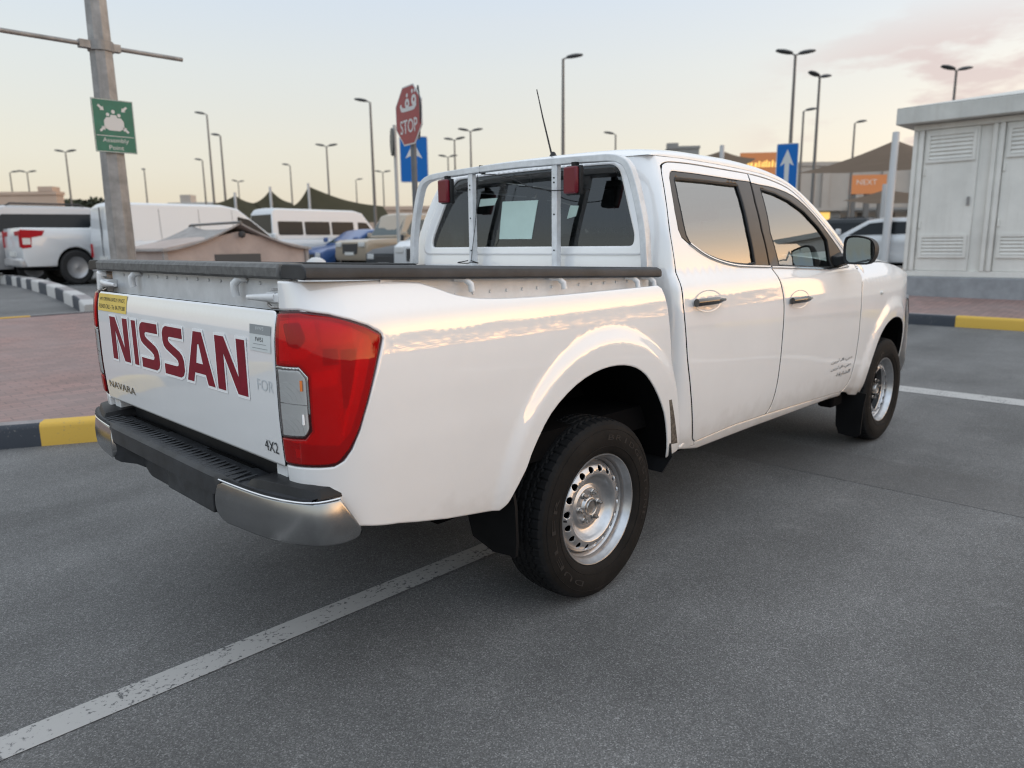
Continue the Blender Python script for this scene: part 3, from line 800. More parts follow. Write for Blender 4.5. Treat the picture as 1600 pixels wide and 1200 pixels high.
# ---- tailgate
tgm = lambda y, z: Vector((-1.211 + .004 * (y / .7) ** 2 - .006 * (1 - abs(z - .99) / .22) * 0, -y, z))
tg_out = lambda P: Vector((-1, 0, 0))
tgpoly = rounded([(-.718, .776), (.718, .776), (.720, 1.206), (-.720, 1.206)], [.012, .012, .02, .02], 4)
tgf = lambda y, z: Vector((xrear(z) - .0015, -y, z))
TG = panel('tailgate', tgpoly, tgf, WHITE, T, res=.018, lip=.04, out=tg_out, edge=.008, gap_shade=DARK)
mb = MB()   # the recessed strip above the panel, and its shelf
mb.box(-1.163, -1.150, -.70, .70, 1.19, 1.292)
mb.box(-1.205, -1.150, -.695, .695, 1.186, 1.199)
mb.box(-1.150, -1.13, -.70, .70, .77, 1.292)
strp = mb.build('upper_strip', WHITE2, TG, 30, bevel=.004)
mb = MB()
for i in range(14): mb.cyl((-1.164, .56 - i * .085, 1.272), (-1.167, .56 - i * .085, 1.272), .006, .004, 8)
mb.build('rivets', WHITE2, strp, 30)
mb = MB(); prof = [(-1.196, 1.287), (-1.203, 1.295), (-1.204, 1.318), (-1.196, 1.329), (-1.14, 1.330), (-1.12, 1.326), (-1.12, 1.287)]
mb.loft([[Vector((x, y, z)) for x, z in prof] for y in (-.722, -.5, 0, .5, .735, .752)])
mb.build('tailgate_cap', CAPG, TG, 30, bevel=.004)
for yh in (.40, -.44):
    mb = MB(); mb.tube([(-1.165, yh - .03, 1.286), (-1.181, yh - .01, 1.282), (-1.190, yh + .002, 1.268), (-1.190, yh + .004, 1.245), (-1.187, yh + .002, 1.231)], .0125, 10)
    mb.build('tie_hook', WHITE2, TG, 40)
for yc, wd in ((.18, .02), (-.30, .022), (.33, .02), (-.58, .02)):
    pass
# latches at both ends
for s in (1, -1):
    mb = MB()
    mb.box(-1.200, -1.163, min(s * .645, s * .732), max(s * .645, s * .728), 1.222, 1.253)
    mb.box(-1.207, -1.200, min(s * .650, s * .727), max(s * .650, s * .722), 1.226, 1.250)
    lt = mb.build('latch', WHITE2, TG, 30, bevel=.005)
    mb = MB(); mb.tube([(-1.198, s * .70, 1.240), (-1.206, s * .64, 1.238), (-1.207, s * .60, 1.237), (-1.204, s * .548, 1.235)], lambda t: .013 * (1 - .45 * t), 10)
    mb.build('latch_handle', WHITE2, lt, 40)
    mb = MB(); mb.tube([(-1.168, s * .725, 1.224), (-1.198, s * .72, 1.213), (-1.203, s * .68, 1.212), (-1.200, s * .655, 1.220)], .004, 8); mb.tube([(-1.168, s * .725, 1.258), (-1.196, s * .715, 1.262), (-1.2, s * .68, 1.260)], .003, 8)
    mb.build('latch_bail', NUT, lt, 40)
# hinge stubs under the tailgate
mb = MB()
for s in (1, -1):
    mb = MB(); mb.box(-1.205, -1.15, s * .672 - .03, s * .672 + .03, .700, .774); mb.build('hinge', WHITE2, TG, 30, bevel=.004)
mb = MB(); mb.box(-1.16, -1.14, -.74, .74, .58, .775)
mb.build('tail_panel', BLACKP, T, 30)

# ---- lettering on the tailgate (s = -y runs to the right seen from behind)
def TFz(z):
    d = (xrear(z + .01) - xrear(z - .01)) / .02
    return frame((xrear(z) - .0024, 0, z), (0, -1, 0), (d, 0, 1))
TF = frame((-1.2300, 0, 0), (0, -1, 0), (0, 0, 1))
Nl = [[(0, 0), (0, 1), (.31, 1), (.735, .30), (.735, 1), (1, 1), (1, 0), (.685, 0), (.265, .70), (.265, 0)]]
Il = [[(0, 0), (0, 1), (1, 1), (1, 0)]]
Sl = [[(1, 1), (.20, 1), (.07, .95), (0, .85), (0, .68), (.05, .58), (.16, .52), (.62, .375), (.71, .33), (.73, .27), (.70, .225), (.62, .21), (0, .21), (0, 0), (.80, 0), (.93, .05), (1, .15), (1, .34), (.94, .45), (.82, .52), (.38, .655), (.29, .70), (.28, .75), (.31, .785), (.38, .795), (1, .795)]]
Al = [[(0, 0), (.355, 1), (.645, 1), (1, 0), (.765, 0), (.70, .19), (.30, .19), (.235, 0)], [(.375, .385), (.625, .385), (.53, .76), (.47, .76)]]
boxes = [(Nl, -.567, -.380), (Il, -.335, -.295), (Sl, -.258, -.092), (Sl, -.047, .118), (Al, .138, .342), (Nl, .364, .557)]
P_all = []
for L, a, b in boxes:
    P_all.append([[(a + (b - a) * x, .9535 + .1630 * y) for x, y in lp] for lp in L])
for off_, m_, z_, nm in ((.0085, LETW, 0.0, 'letter_border'), (0., RED, .0010, 'lettering')):
    pl = [lp for L in P_all for lp in (L if nm == 'lettering' else L[:1])]
    flat(nm, pl, TF, m_, TG, offset=off_, z=z_, extrude=.0004)
text('model_badge', 'NAVARA', TFz(.841) @ Matrix.Translation((-.530, 0, .001)), .285, .027, BADGE, TG, .002)
text('grade_badge', '4X2', TFz(.826) @ Matrix.Translation((.660, 0, .001)), .076, .032, BADGE, TG, .002)
text('faded_lettering', 'FOR', TF @ Matrix.Translation((.660, .999, -.0005)), .092, .032, GHOST, TG)
st = flat('yellow_sticker', [[(-.705, -.0335), (-.390, -.0335), (-.390, .0335), (-.705, .0335)]], TFz(1.1665), YELS, TG)
text('sticker_line', 'AM I DRIVING SAFELY ? IF NOT,', TFz(1.1665) @ Matrix.Translation((-.548, .0125, .0006)), .280, .016, INKB, st)
text('sticker_line', 'PLEASE CALL - Tel. 04-2791200', TFz(1.1665) @ Matrix.Translation((-.548, -.0150, .0006)), .285, .016, INKB, st)
SKF = TFz(1.1285)
st = flat('test_sticker', [[(.585, -.036), (.705, -.036), (.705, .036), (.585, .036)]], SKF, STKW, TG)
flat('sticker_header', [[(.585, .010), (.705, .010), (.705, .036), (.585, .036)]], SKF @ Matrix.Translation((0, 0, .0003)), STKG, st)
text('sticker_line', 'IVWS', SKF @ Matrix.Translation((.643, .0265, .0006)), .044, .009, STKW, st)
text('sticker_line', 'FW51', SKF @ Matrix.Translation((.640, -.004, .0006)), .042, .012, INKB, st)
flat('sticker_rules', [[(.607, -.0175), (.680, -.0175), (.680, -.0160), (.607, -.0160)], [(.602, -.029), (.688, -.029), (.688, -.0275), (.602, -.0275)]], SKF @ Matrix.Translation((0, 0, .0006)), STKG, st)

# ---- rear lamps: a deep housing with its own facets
def lampf(d):
    d = d * .62
    def f(u, z):
        P = bed(u, z); h = 2e-3
        a = bed(u + h, z) - bed(u - h, z); b = bed(u, z + h) - bed(u, z - h); n = a.cross(b).normalized()
        if n.dot(Vector((-.6, -.8, 0))) < 0: n = -n
        return P + n * d
    return f
def shrink(poly, d):
    q = list(poly)
    if area2(q) < 0: q.reverse()
    out = []; n = len(q)
    for i in range(n):
        t1 = Vector((q[i][0] - q[i - 1][0], q[i][1] - q[i - 1][1])); t2 = Vector((q[(i + 1) % n][0] - q[i][0], q[(i + 1) % n][1] - q[i][1]))
        t1.normalize(); t2.normalize(); t = (t1 + t2).normalized(); k = d / max(.4, t.dot(t1))
        out.append((q[i][0] - t.y * k, q[i][1] + t.x * k))
    return out
LP = spline([(-1.313, 1.205), (-1.219, 1.208), (-1.122, 1.197), (-1.060, 1.179), (-1.020, 1.162)], 3) + spline([(-.997, 1.145), (-.989, 1.127), (-1.014, 1.032), (-1.036, .957), (-1.060, .886), (-1.085, .837), (-1.109, .808), (-1.137, .794), (-1.176, .792), (-1.231, .791), (-1.313, .787)], 3)
REFL = mat('reflector', (.56, .54, .54), .35, metal=.1, spec=.6); REFD = mat('reflector_dark', (.05, .04, .04), .4); REFH = mat('reflector_bright', (.95, .95, .95), .3, metal=.0)
def cover_mat(name, tint, body, amount):
    m = bpy.data.materials.new(name); m.use_nodes = True
    n = m.node_tree.nodes; l = m.node_tree.links; n.clear()
    o = n.new('ShaderNodeOutputMaterial'); t = n.new('ShaderNodeBsdfTransparent'); t.inputs[0].default_value = tuple(tint) + (1,)
    d = n.new('ShaderNodeBsdfDiffuse'); d.inputs[0].default_value = tuple(body) + (1,)
    x0 = n.new('ShaderNodeMixShader'); x0.inputs[0].default_value = amount; l.new(t.outputs[0], x0.inputs[1]); l.new(d.outputs[0], x0.inputs[2])
    g = n.new('ShaderNodeBsdfGlossy'); g.inputs['Roughness'].default_value = .03
    f = n.new('ShaderNodeFresnel'); f.inputs[0].default_value = 1.45
    x = n.new('ShaderNodeMixShader'); l.new(f.outputs[0], x.inputs[0]); l.new(x0.outputs[0], x.inputs[1]); l.new(g.outputs[0], x.inputs[2]); l.new(x.outputs[0], o.inputs[0])
    return m
CRED = cover_mat('red_cover', (.99, .020, .022), (.98, .012, .014), .28)
CCLR = cover_mat('clear_cover', (.97, .97, .97), (.7, .7, .7), .12)
for s in (1, -1):
    def lp(nm, poly, d, m, res=.025, edge=.003, par=None): return panel(nm, poly, lampf(d), m, par or hs, res=res, lip=.002, s=s, out=outr, edge=edge)
    hs = panel('taillight', LP, lampf(.001), LDRK, T, res=.03, lip=.03, s=s, out=outr, edge=.004)
    clear = rounded([(-1.310, 1.056), (-1.222, 1.058), (-1.199, 1.035), (-1.200, .896), (-1.218, .876), (-1.310, .870)], [.005, .01, .01, .01, .01, .005])
    main = [(-1.309, 1.199)] + spline([(-1.219, 1.202), (-1.122, 1.191), (-1.062, 1.174), (-1.025, 1.158)], 3) + spline([(-1.002, 1.142), (-.996, 1.124), (-1.019, 1.032), (-1.041, .957), (-1.066, .886), (-1.093, .838)], 3) + spline([(-1.118, .812), (-1.15, .801), (-1.309, .797)], 3) + [(-1.309, .865), (-1.216, .870), (-1.192, .893), (-1.191, 1.038), (-1.218, 1.064), (-1.309, 1.064)]
    body_ = [(-1.300, 1.190)] + spline([(-1.219, 1.193), (-1.122, 1.182), (-1.066, 1.166)], 3) + spline([(-1.022, 1.140), (-1.014, 1.115), (-1.034, 1.032), (-1.056, .957), (-1.082, .886)], 3) + [(-1.115, .850), (-1.300, .858), (-1.214, .866), (-1.186, .890), (-1.185, 1.042), (-1.215, 1.070), (-1.300, 1.070)]
    lp('reflector_body', body_, .0035, REFL)
    lp('brake_facet', [(-1.298, 1.182), (-1.235, 1.187), (-1.165, 1.184), (-1.150, 1.118), (-1.198, 1.084), (-1.298, 1.074)], .0050, REFH)
    lp('bulb_bowl', rounded([(-1.282, 1.176), (-1.212, 1.181), (-1.188, 1.135), (-1.216, 1.108), (-1.258, 1.116)], .012), .0062, REFD, .015)
    lp('side_facet', [(-1.152, 1.182), (-1.085, 1.170), (-1.048, 1.150), (-1.052, 1.118), (-1.146, 1.118)], .0052, REFH)
    lp('side_facet', [(-1.144, 1.112), (-1.100, 1.112), (-1.100, 1.066), (-1.148, 1.066)], .0048, REFD)
    lp('side_facet', [(-1.096, 1.108), (-1.050, 1.108), (-1.066, 1.03), (-1.084, .95), (-1.100, .95), (-1.100, 1.03)], .0052, REFD)
    lp('mid_facet', [(-1.182, 1.052), (-1.105, 1.058), (-1.108, 1.014), (-1.182, 1.006)], .0052, REFH)
    lp('light_bar', [(-1.042, 1.135), (-1.032, 1.130), (-1.064, 1.0), (-1.102, .875), (-1.110, .880), (-1.074, 1.0)], .0060, REFH, .025, .0015)
    lp('lower_facet', [(-1.295, .846), (-1.118, .840), (-1.140, .812), (-1.295, .806)], .0045, REFD)
    lp('lower_facet', [(-1.262, .842), (-1.235, .842), (-1.240, .815), (-1.262, .815)], .0052, REFL, .02, .002)
    lp('reverse_reflector', shrink(clear, .003), .0035, mat('reverse_bowl', (.88, .88, .87), .35), .02)
    RIB = mat('rib_bright', (.95, .80, .78), .2); mbs = []
    for (ua, ub, za, zb_) in ((-1.165, -1.10, .985, .990), (-1.165, -1.10, .930, .936), (-1.160, -1.11, .876, .880), (-1.048, -1.025, 1.065, 1.067), (-1.060, -1.038, 1.005, 1.007), (-1.036, -1.016, 1.112, 1.114)):
        lf = lampf(.0058); mb = MB(); mb.tube([lf(ua, za), lf((ua + ub) / 2, (za + zb_) / 2), lf(ub, zb_)], .0010, 6); mbs.append(mb.build('lens_rib', RIB, hs, 40))
    lf = lampf(.0052); mb = MB()
    for k in range(4):
        a = .016 + .012 * k
        for z0 in (.968, .880):
            mb.tube(spline([lf(-1.302, z0 + a * 1.0), lf(-1.302 + a * .9, z0 + a * .96), lf(-1.296 + a * 1.35, z0 + a * .55), lf(-1.292 + a * 1.4, z0 + .004)], 3), .0008, 5)
    mbs.append(mb.build('reflector_rings', REFH, hs, 40))
    mb = MB(); mb.box(-.006, .006, -.004, .004, -.012, .012); 
    for z0, m_ in ((1.015, mat('amber_bulb', (.75, .22, .05), .2)), (.925, REFH)):
        P_ = lampf(.0055)(-1.216, z0); mb = MB(); mb.tube([P_ + Vector((0, 0, -.014)), P_ + Vector((0, 0, .014))], .0045, 8); mbs.append(mb.build('bulb', m_, hs, 40))
    mb = MB(); mb.tube([lampf(.0055)(-1.306, .964), lampf(.0055)(-1.25, .964), lampf(.0055)(-1.204, .963)], .0014, 6); mbs.append(mb.build('reverse_divider', LRIM, hs, 40))
    if s < 0:
        for q in mbs:
            for v in q.data.vertices: v.co.y = -v.co.y
            q.data.flip_normals()
    panel('red_lens', main, lampf(.0105), CRED, hs, res=.025, lip=.0095, s=s, out=outr, edge=.005, drop=.002)
    panel('reverse_lens', clear, lampf(.0100), CCLR, hs, res=.025, lip=.0085, s=s, out=outr, edge=.005, drop=.002)
    rim = [(-1.309, 1.062), (-1.219, 1.063), (-1.193, 1.038), (-1.193, .94), (-1.1985, .94), (-1.1995, 1.034), (-1.222, 1.0575), (-1.309, 1.0565)]
    panel('lens_rim', rim, lampf(.0105), LRIM, hs, res=.02, lip=.004, s=s, out=outr, edge=.0012)

# ---- rear bumper: step in black plastic, smoked chrome corners
BPL = [(-1.312, 0), (-1.312, -.30), (-1.309, -.47), (-1.292, -.68), (-1.262, -.80), (-1.222, -.872), (-1.165, -.895), (-1.10, -.893)]
BP2 = spline(BPL, 6)
def bpt(t):
    L = [0]
    for a, b in zip(BP2, BP2[1:]): L.append(L[-1] + math.hypot(b[0] - a[0], b[1] - a[1]))
    d = t
    for i in range(1, len(L)):
        if d <= L[i] or i == len(L) - 1:
            k = (d - L[i - 1]) / (L[i] - L[i - 1]); return (BP2[i - 1][0] + (BP2[i][0] - BP2[i - 1][0]) * k, BP2[i - 1][1] + (BP2[i][1] - BP2[i - 1][1]) * k)
BT = sum(math.hypot(b[0] - a[0], b[1] - a[1]) for a, b in zip(BP2, BP2[1:]))
def bump_f(ins):
    def f(t, z):
        x, y = bpt(t); x2, y2 = bpt(t + .01); d = Vector((x2 - x, y2 - y)).normalized()
        n = Vector((d.y, -d.x));
        if n.dot(Vector((-1, -.5))) < 0: n = -n
        k = ins + .012 * ((z - .635) / .075) ** 2
        return Vector((x - n.x * k, y - n.y * k, z))
    return f
capol = [(.466, .701)] + spline([(.458, .69), (.450, .655), (.451, .61), (.470, .587), (.50, .578)], 3) + spline([(.575, .581), (.706, .583), (.772, .585), (.869, .587), (.967, .581), (1.005, .582), (1.019, .590), (1.023, .605)], 3) + [(.989, .662), (.963, .709)] + [(.907, .709), (.80, .706), (.7, .705), (.49, .704)]
BU = empty('rear_bumper', (0, 0, 0), parent=T)
for s in (1, -1):
    panel('chrome_corner', capol, bump_f(0.), CHROME, BU, res=.035, lip=.03, s=s, out=outr, edge=.008)
    f0 = bump_f(-.003); mb = MB(); mb.tube([f0(t, .706 + .004 * sstep(.82, .96, t)) for t in lin(.472, .960, 24)], .0032, 6)
    o = mb.build('chrome_edge', BRIGHT, BU, 40)
    if s < 0:
        for v in o.data.vertices: v.co.y = -v.co.y
        o.data.flip_normals()
# step: top pad and its front lip, as a loft across the width
def step_ring(y):
    x0 = None
    # outer line x at this y
    for a, b in zip(BP2, BP2[1:]):
        if b[1] <= -abs(y) <= a[1]:
            k = (-abs(y) - a[1]) / (b[1] - a[1] if abs(b[1] - a[1]) > 1e-9 else 1e-9); x0 = a[0] + (b[0] - a[0]) * k
    if x0 is None: x0 = BP2[-3][0]
    cen = 1 - sstep(.44, .50, abs(y))
    zt = .722 - .006 * sstep(.45, .6, abs(y)); x0 = x0 + .008
    lipz = .712 - .062 * cen
    return [Vector((x0 + .012, y, lipz)), Vector((x0 - .002 * cen, y, lipz + .004)), Vector((x0 - .004 * cen + .002, y, zt - .014)), Vector((x0 + .008, y, zt - .002)), Vector((x0 + .02, y, zt)), Vector((-1.178, y, zt - .010)), Vector((-1.170, y, zt - .022)), Vector((-1.150, y, zt - .022)), Vector((-1.150, y, lipz - .02))]
mb = MB(); mb.loft([step_ring(y) for y in lin(-.86, .86, 90)])
stp = mb.build('step_pad', GREYP, BU, 35)
mb = MB(); random.seed(3)
for k in range(34):   # tread ribs moulded in the step
    y = -.56 + k * .0345
    if abs(y) > .60: continue
    mb.box(-1.288, -1.222, y - .006, y + .006, .7195, .7222, Matrix.Translation((0, 0, 0)) @ Matrix.Translation((-1.255, y, 0)) @ Matrix.Rotation(.35 if k % 2 else .15, 4, 'Z') @ Matrix.Translation((1.255, -y, 0)))
mb.build('tread_ribs', STEP, stp, 30, bevel=.002)
for y in (-.30, .36):
    mb = MB(); mb.box(-1.192, -1.176, y - .16, y + .16, .7122, .7148); mb.build('pad_slot', DARK, stp, 30)
for s in (1, -1):   # raised corner pads
    mb = MB(); rg = []
    for t, h in ((.0, .0), (.06, .020), (.2, .026), (.8, .026), (.94, .02), (1., .0)):
        y = -s * (.60 + .265 * t); xo = None
        base = step_ring(-.60 - .265 * t)
        x0 = base[3].x
        rg.append([Vector((x0 + .004, y, .712)), Vector((x0 + .014, y, .712 + h)), Vector((-1.19, y, .716 + h)), Vector((-1.12, y, .716 + h)), Vector((-1.08, y, .70))])
    mb.loft(rg); mb.build('corner_pad', BLACKP, BU, 40, bevel=.004)
# lower middle: dark valance with a recess for the plate
mb = MB()
def val(y, x, z): return Vector((x, y, z))
rg = []
for y in lin(-.47, .47, 40):
    a = abs(y)
    dep = sstep(.46, .40, a); zl = .578 - .062 * sstep(.48, .34, a)
    x1 = -1.306 + .085 * dep
    rg.append([val(y, -1.304, .665), val(y, -1.303 + .004 * dep, .652), val(y, x1, .640), val(y, x1 + .004, zl + .022), val(y, x1 + .01, zl), val(y, -1.19, zl + .006), val(y, -1.17, .69)])
mb.loft(rg); mb.build('valance', GREYP, BU, 40)
mb = MB(); mb.box(-1.236, -1.226, -.26, .12, .530, .628); mb.build('plate_panel', STEP, BU, 30, bevel=.004)
for s in (1, -1):
    mb = MB(); mb.box(-1.18, -1.0, s * .5 - .03, s * .5 + .03, .60, .66); mb.build('bumper_bracket', DARK, BU, 30)
# ---- cab: rear wall with its corners
def vseam(pts, sg=1): return [(sg * v_at(x, z), z) for x, z in pts]
seamR = [(.690, .487), (.666, .505), (.655, .535), (.614, .661), (.575, .78), (.543, .888), (.522, 1.02), (.512, 1.12), (.512, 1.20), (0.513, 1.262), (0.508, 1.398), (0.533, 1.523), (0.566, 1.631), (0.577, 1.659), (0.584, 1.672)]
seamS = spline(seamR, 2)
cabpoly = [(v_edge(z), z) for z in (.47, .50, .54, .60, .68, .78, .88, 1.0, 1.1, 1.2, 1.25, 1.3, 1.4, 1.5, 1.58, 1.63, 1.66, 1.69, 1.715, 1.737)]
tl = [(-a, b) for a, b in reversed(cabpoly)]
cabpoly = [(-.3, .47), (.3, .47)] + cabpoly + [(.3, 1.737), (0, 1.737), (-.3, 1.737)] + tl
winhole = rounded([(-.672, 1.352), (.672, 1.352), (.676, 1.40), (.545, 1.712), (.2, 1.720), (-.2, 1.720), (-.545, 1.712), (-.676, 1.40)], [.05, .05, .06, .06, .3, .3, .06, .06], 5)
outc = lambda P: Vector((-.7, P.y * .9, 0))
CAB = panel('cab', cabpoly, cab_, WHITE, T, res=.045, lip=.02, holes=[winhole], out=outc, edge=.006, gap_shade=DARK)
# pressed surround of the window: a raised soft frame
rim_out = rounded([(-.725, 1.318), (.725, 1.318), (.735, 1.40), (.590, 1.725), (-.590, 1.725), (-.735, 1.40)], [.07, .07, .08, .07, .07, .08], 5)
def cabo(d):
    def f(v, z):
        P = cab_(v, z); h = 2e-3
        a = cab_(v + h, z) - cab_(v - h, z); b = cab_(v, z + h) - cab_(v, z - h); n = a.cross(b).normalized()
        if n.dot(outc(P)) < 0: n = -n
        return P + n * d
    return f
panel('window_surround', rim_out, cabo(.008), WHITE, CAB, res=.05, lip=.012, holes=[shrink(winhole, .004)], out=outc, edge=.009)
gp = shrink(winhole, -.004)
RG = panel('rear_window', shrink(winhole, .002), cabo(-.004), GLASSR, T, res=.06, lip=.002, out=outc, edge=.002, drop=0)
panel('window_frit', winhole, cabo(-.0055), TRIMB, RG, res=.05, lip=.004, holes=[rounded([(-.648, 1.366), (.648, 1.366), (.652, 1.402), (.527, 1.694), (.2, 1.702), (-.2, 1.702), (-.527, 1.694), (-.652, 1.402)], [.05, .05, .06, .06, .3, .3, .06, .06], 5)], out=outc, edge=.002)
panel('window_divider', [(-.008, 1.36), (.008, 1.36), (.008, 1.70), (-.008, 1.70)], cabo(-.012), DARK, RG, res=.05, out=outc, edge=.001)
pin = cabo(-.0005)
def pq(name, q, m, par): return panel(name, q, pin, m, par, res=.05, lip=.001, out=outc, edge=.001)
pq('window_pale_patch', [(-.155, 1.395), (.067, 1.393), (.083, 1.576), (-.160, 1.580)], PALEGRN, RG)  # flat pale quad just outside the glass
pq('window_sticker', [(.289, 1.542), (.339, 1.539), (.329, 1.492), (.278, 1.482)], PALEGRN, RG)
pq('window_sticker', [(-.323, 1.600), (-.20, 1.60), (-.215, 1.565), (-.330, 1.562)], PALEGRN, RG)
# ---- roof, A-pillars, windshield share one surface: t runs across, x along
ZS = [(.45, 1.732), (0.780, 1.735), (1.077, 1.730), (1.372, 1.719), (1.516, 1.710), (1.645, 1.694), (1.773, 1.668), (1.866, 1.631), (1.965, 1.572), (2.150, 1.451), (2.321, 1.336), (2.52, 1.197), (2.75, 1.0)]
ZC = [(.45, 1.755), (.6, 1.786), (.9, 1.806), (1.2, 1.806), (1.5, 1.788), (1.7, 1.758), (1.85, 1.715), (2.05, 1.625), (2.3, 1.475), (2.55, 1.305), (2.80, 1.125), (2.95, 1.02)]
def zs_(x): return interp([a for a, b in ZS], [b for a, b in ZS], x)
def zc_(x): return interp([a for a, b in ZC], [b for a, b in ZC], x)
def top_(x, t):
    a = min(1, abs(t)); p = 2.7
    xs = x
    ysd = -side(min(x, 2.55), zs_(x)).y if x < 2.55 else -side(2.55, zs_(2.55)).y
    zc = zc_(x + .10 * (1 - a * a) * sstep(1.5, 2.3, x))    # the screen is bowed in plan
    zs = zs_(x)
    rr = 1 if x > .66 else math.sqrt(max(0, 1 - ((.66 - x) / .125) ** 2))
    z = zs + max(zc - zs, .004) * rr * (1 - a ** p) ** (1 / p)
    return Vector((x, -math.copysign(ysd * a, t), z))
up_ = lambda P: Vector((0, 0, 1))
tt = [math.copysign(1 - (1 - abs(q)) ** 2.2, q) for q in lin(-1, 1, 49)]
roofx = [.5355, .537, .541, .548, .56, .58, .605, .63, .66, .70] + lin(.76, 1.70, 20)
rp = sheet('roof', top_, roofx, tt, WHITE, T, out=lambda P: Vector((-.2 if P.x < .6 else 0, P.y * 1.2, 1)))
# the strip between the doors and the roof
railp = spline([(0.587, 1.732), (0.680, 1.734), (0.780, 1.735), (1.077, 1.730), (1.372, 1.719), (1.516, 1.710), (1.645, 1.694), (1.773, 1.668), (1.866, 1.631), (1.965, 1.572), (2.150, 1.451), (2.321, 1.336), (2.50, 1.213)], 4)
raill = spline([(0.580, 1.687), (0.603, 1.699), (0.637, 1.709), (0.693, 1.715), (0.852, 1.717), (1.075, 1.712), (1.370, 1.703), (1.513, 1.694), (1.642, 1.678), (1.770, 1.651), (1.864, 1.612), (1.964, 1.553), (2.153, 1.430), (2.303, 1.329), (2.44, 1.241), (2.466, 1.213)], 3)
for s in (1, -1): panel('roof_rail', railp + list(reversed(raill)), side, WHITE, T, res=.03, lip=.012, s=s, edge=.003, drop=.001)
# A-pillars
for s in (1, -1):
    sheet('pillar', lambda x, t: top_(x, t), lin(1.70, 2.56, 30), [1 - (1 - q) ** 2 for q in lin(.70, 1, 9)], WHITE, T, out=lambda P: Vector((.3, P.y, 1)), s=s)
sheet('windshield', lambda x, t: top_(x, t) + Vector((0, 0, -.002)), lin(1.70, 2.72, 26), lin(-.912, .912, 30), GLASSW, T, out=up_)
# dark header over the doors' joint line
# ---- doors
rd_in = [(0.647, 1.363)] + [(0.592, 1.389), (0.577, 1.423), (0.583, 1.498), (0.602, 1.578), (0.623, 1.639), (0.642, 1.662), (0.665, 1.673), (0.820, 1.673), (1.041, 1.668), (1.233, 1.663), (1.357, 1.657)]
rd_belt = spline([(0.643, 1.363), (0.750, 1.317), (0.875, 1.284), (1.025, 1.261), (1.213, 1.25), (1.358, 1.244)], 4)
bs_low = [(1.366, 1.244), (1.381, 1.234), (1.422, 1.169), (1.448, 1.091), (1.452, 1.04), (1.451, .976), (1.446, .846), (1.447, .672), (1.438, .578), (1.412, .518), (1.377, .493)]
bs_up = [(1.366, 1.248), (1.332, 1.422), (1.339, 1.558), (1.361, 1.660)]
G = .004
rear_door = [(x + .003, z) for x, z in seamS] + spline([(0.605, 1.693), (0.638, 1.705), (0.692, 1.711), (0.851, 1.713), (1.075, 1.708), (1.376 - G, 1.7005)], 3) + [(1.367 - G, 1.661)]
rear_door += list(reversed([(0.592, 1.389), (0.577, 1.423), (0.583, 1.498), (0.602, 1.578), (0.623, 1.639), (0.642, 1.662), (0.665, 1.673), (0.820, 1.673), (1.041, 1.668), (1.233, 1.663)])) + [(x, z - .003) for x, z in rd_belt] + [(x - G, z) for x, z in spline(bs_low, 3)] + [(1.3, .493), (1.061, .499), (.85, .494)]
front_seam = [(2.413, .452), (2.457, .471), (2.500, .513), (2.519, .609), (2.520, .731), (2.516, .851), (2.516, .967), (2.520, 1.05), (2.525, 1.101), (2.526, 1.150), (2.46, 1.209)]
fd_top = [(1.376 + G, 1.7005), (1.513, 1.690), (1.642, 1.674), (1.770, 1.647), (1.863, 1.608), (1.964, 1.549), (2.153, 1.426), (2.304, 1.325), (2.44, 1.237), (2.46, 1.209)]
fw_out = [(1.370 + G, 1.657), (1.450, 1.651), (1.614, 1.642), (1.802, 1.609), (1.958, 1.538), (2.091, 1.446), (2.171, 1.388), (2.279, 1.310), (2.352, 1.245)]
fd_belt = [(2.352, 1.215), (2.048, 1.209), (1.784, 1.222), (1.483, 1.2355), (1.370 + G, 1.240)]
front_door = list(reversed(spline(fd_top, 3))) + spline(fw_out, 3) + [(x, z - .001) for x, z in fd_belt] + [(x + G, z) for x, z in spline(bs_low, 3)] + [(1.6, .484), (2.0, .470), (2.25, .460)] + [(x - G, z) for x, z in spline(front_seam, 3)]
# the clean duplicates
def clean(poly):
    out = []
    for p_ in poly:
        if not out or math.hypot(p_[0] - out[-1][0], p_[1] - out[-1][1]) > .002: out.append(p_)
    if math.hypot(out[0][0] - out[-1][0], out[0][1] - out[-1][1]) < .002: out.pop()
    return out
def sideo(d):
    def f(x, z):
        P = side(x, z); h = 2e-3
        a = side(x + h, z) - side(x - h, z); b = side(x, z + h) - side(x, z - h); n = a.cross(b).normalized()
        if n.y > 0: n = -n
        return P + n * d
    return f
rg = [(0.649, 1.366), (0.630, 1.400), (0.627, 1.451), (0.637, 1.554), (0.658, 1.637), (0.671, 1.646), (0.910, 1.646), (1.217, 1.642), (1.224, 1.637), (1.209, 1.421), (1.224, 1.266)]
rg = clean(rg + list(reversed([(x, z + .004) for x, z in rd_belt if x < 1.20])))
rtrim = clean([(0.642, 1.365)] + [(0.592, 1.391), (0.578, 1.423), (0.584, 1.498), (0.603, 1.578), (0.624, 1.638), (0.642, 1.661), (0.665, 1.672), (0.820, 1.672), (1.041, 1.667), (1.233, 1.662), (1.367 - G, 1.660)] + [(x - G, z) for x, z in reversed(bs_up[:3])] + list(reversed([(x, z) for x, z in rd_belt if x < 1.35])))
fg = clean([(1.474, 1.246), (1.420, 1.409), (1.447, 1.625), (1.455, 1.633), (1.593, 1.618), (1.747, 1.583), (1.886, 1.531), (2.036, 1.442), (2.118, 1.375), (2.121, 1.340), (2.128, 1.218), (2.0, 1.2165), (1.784, 1.230)])
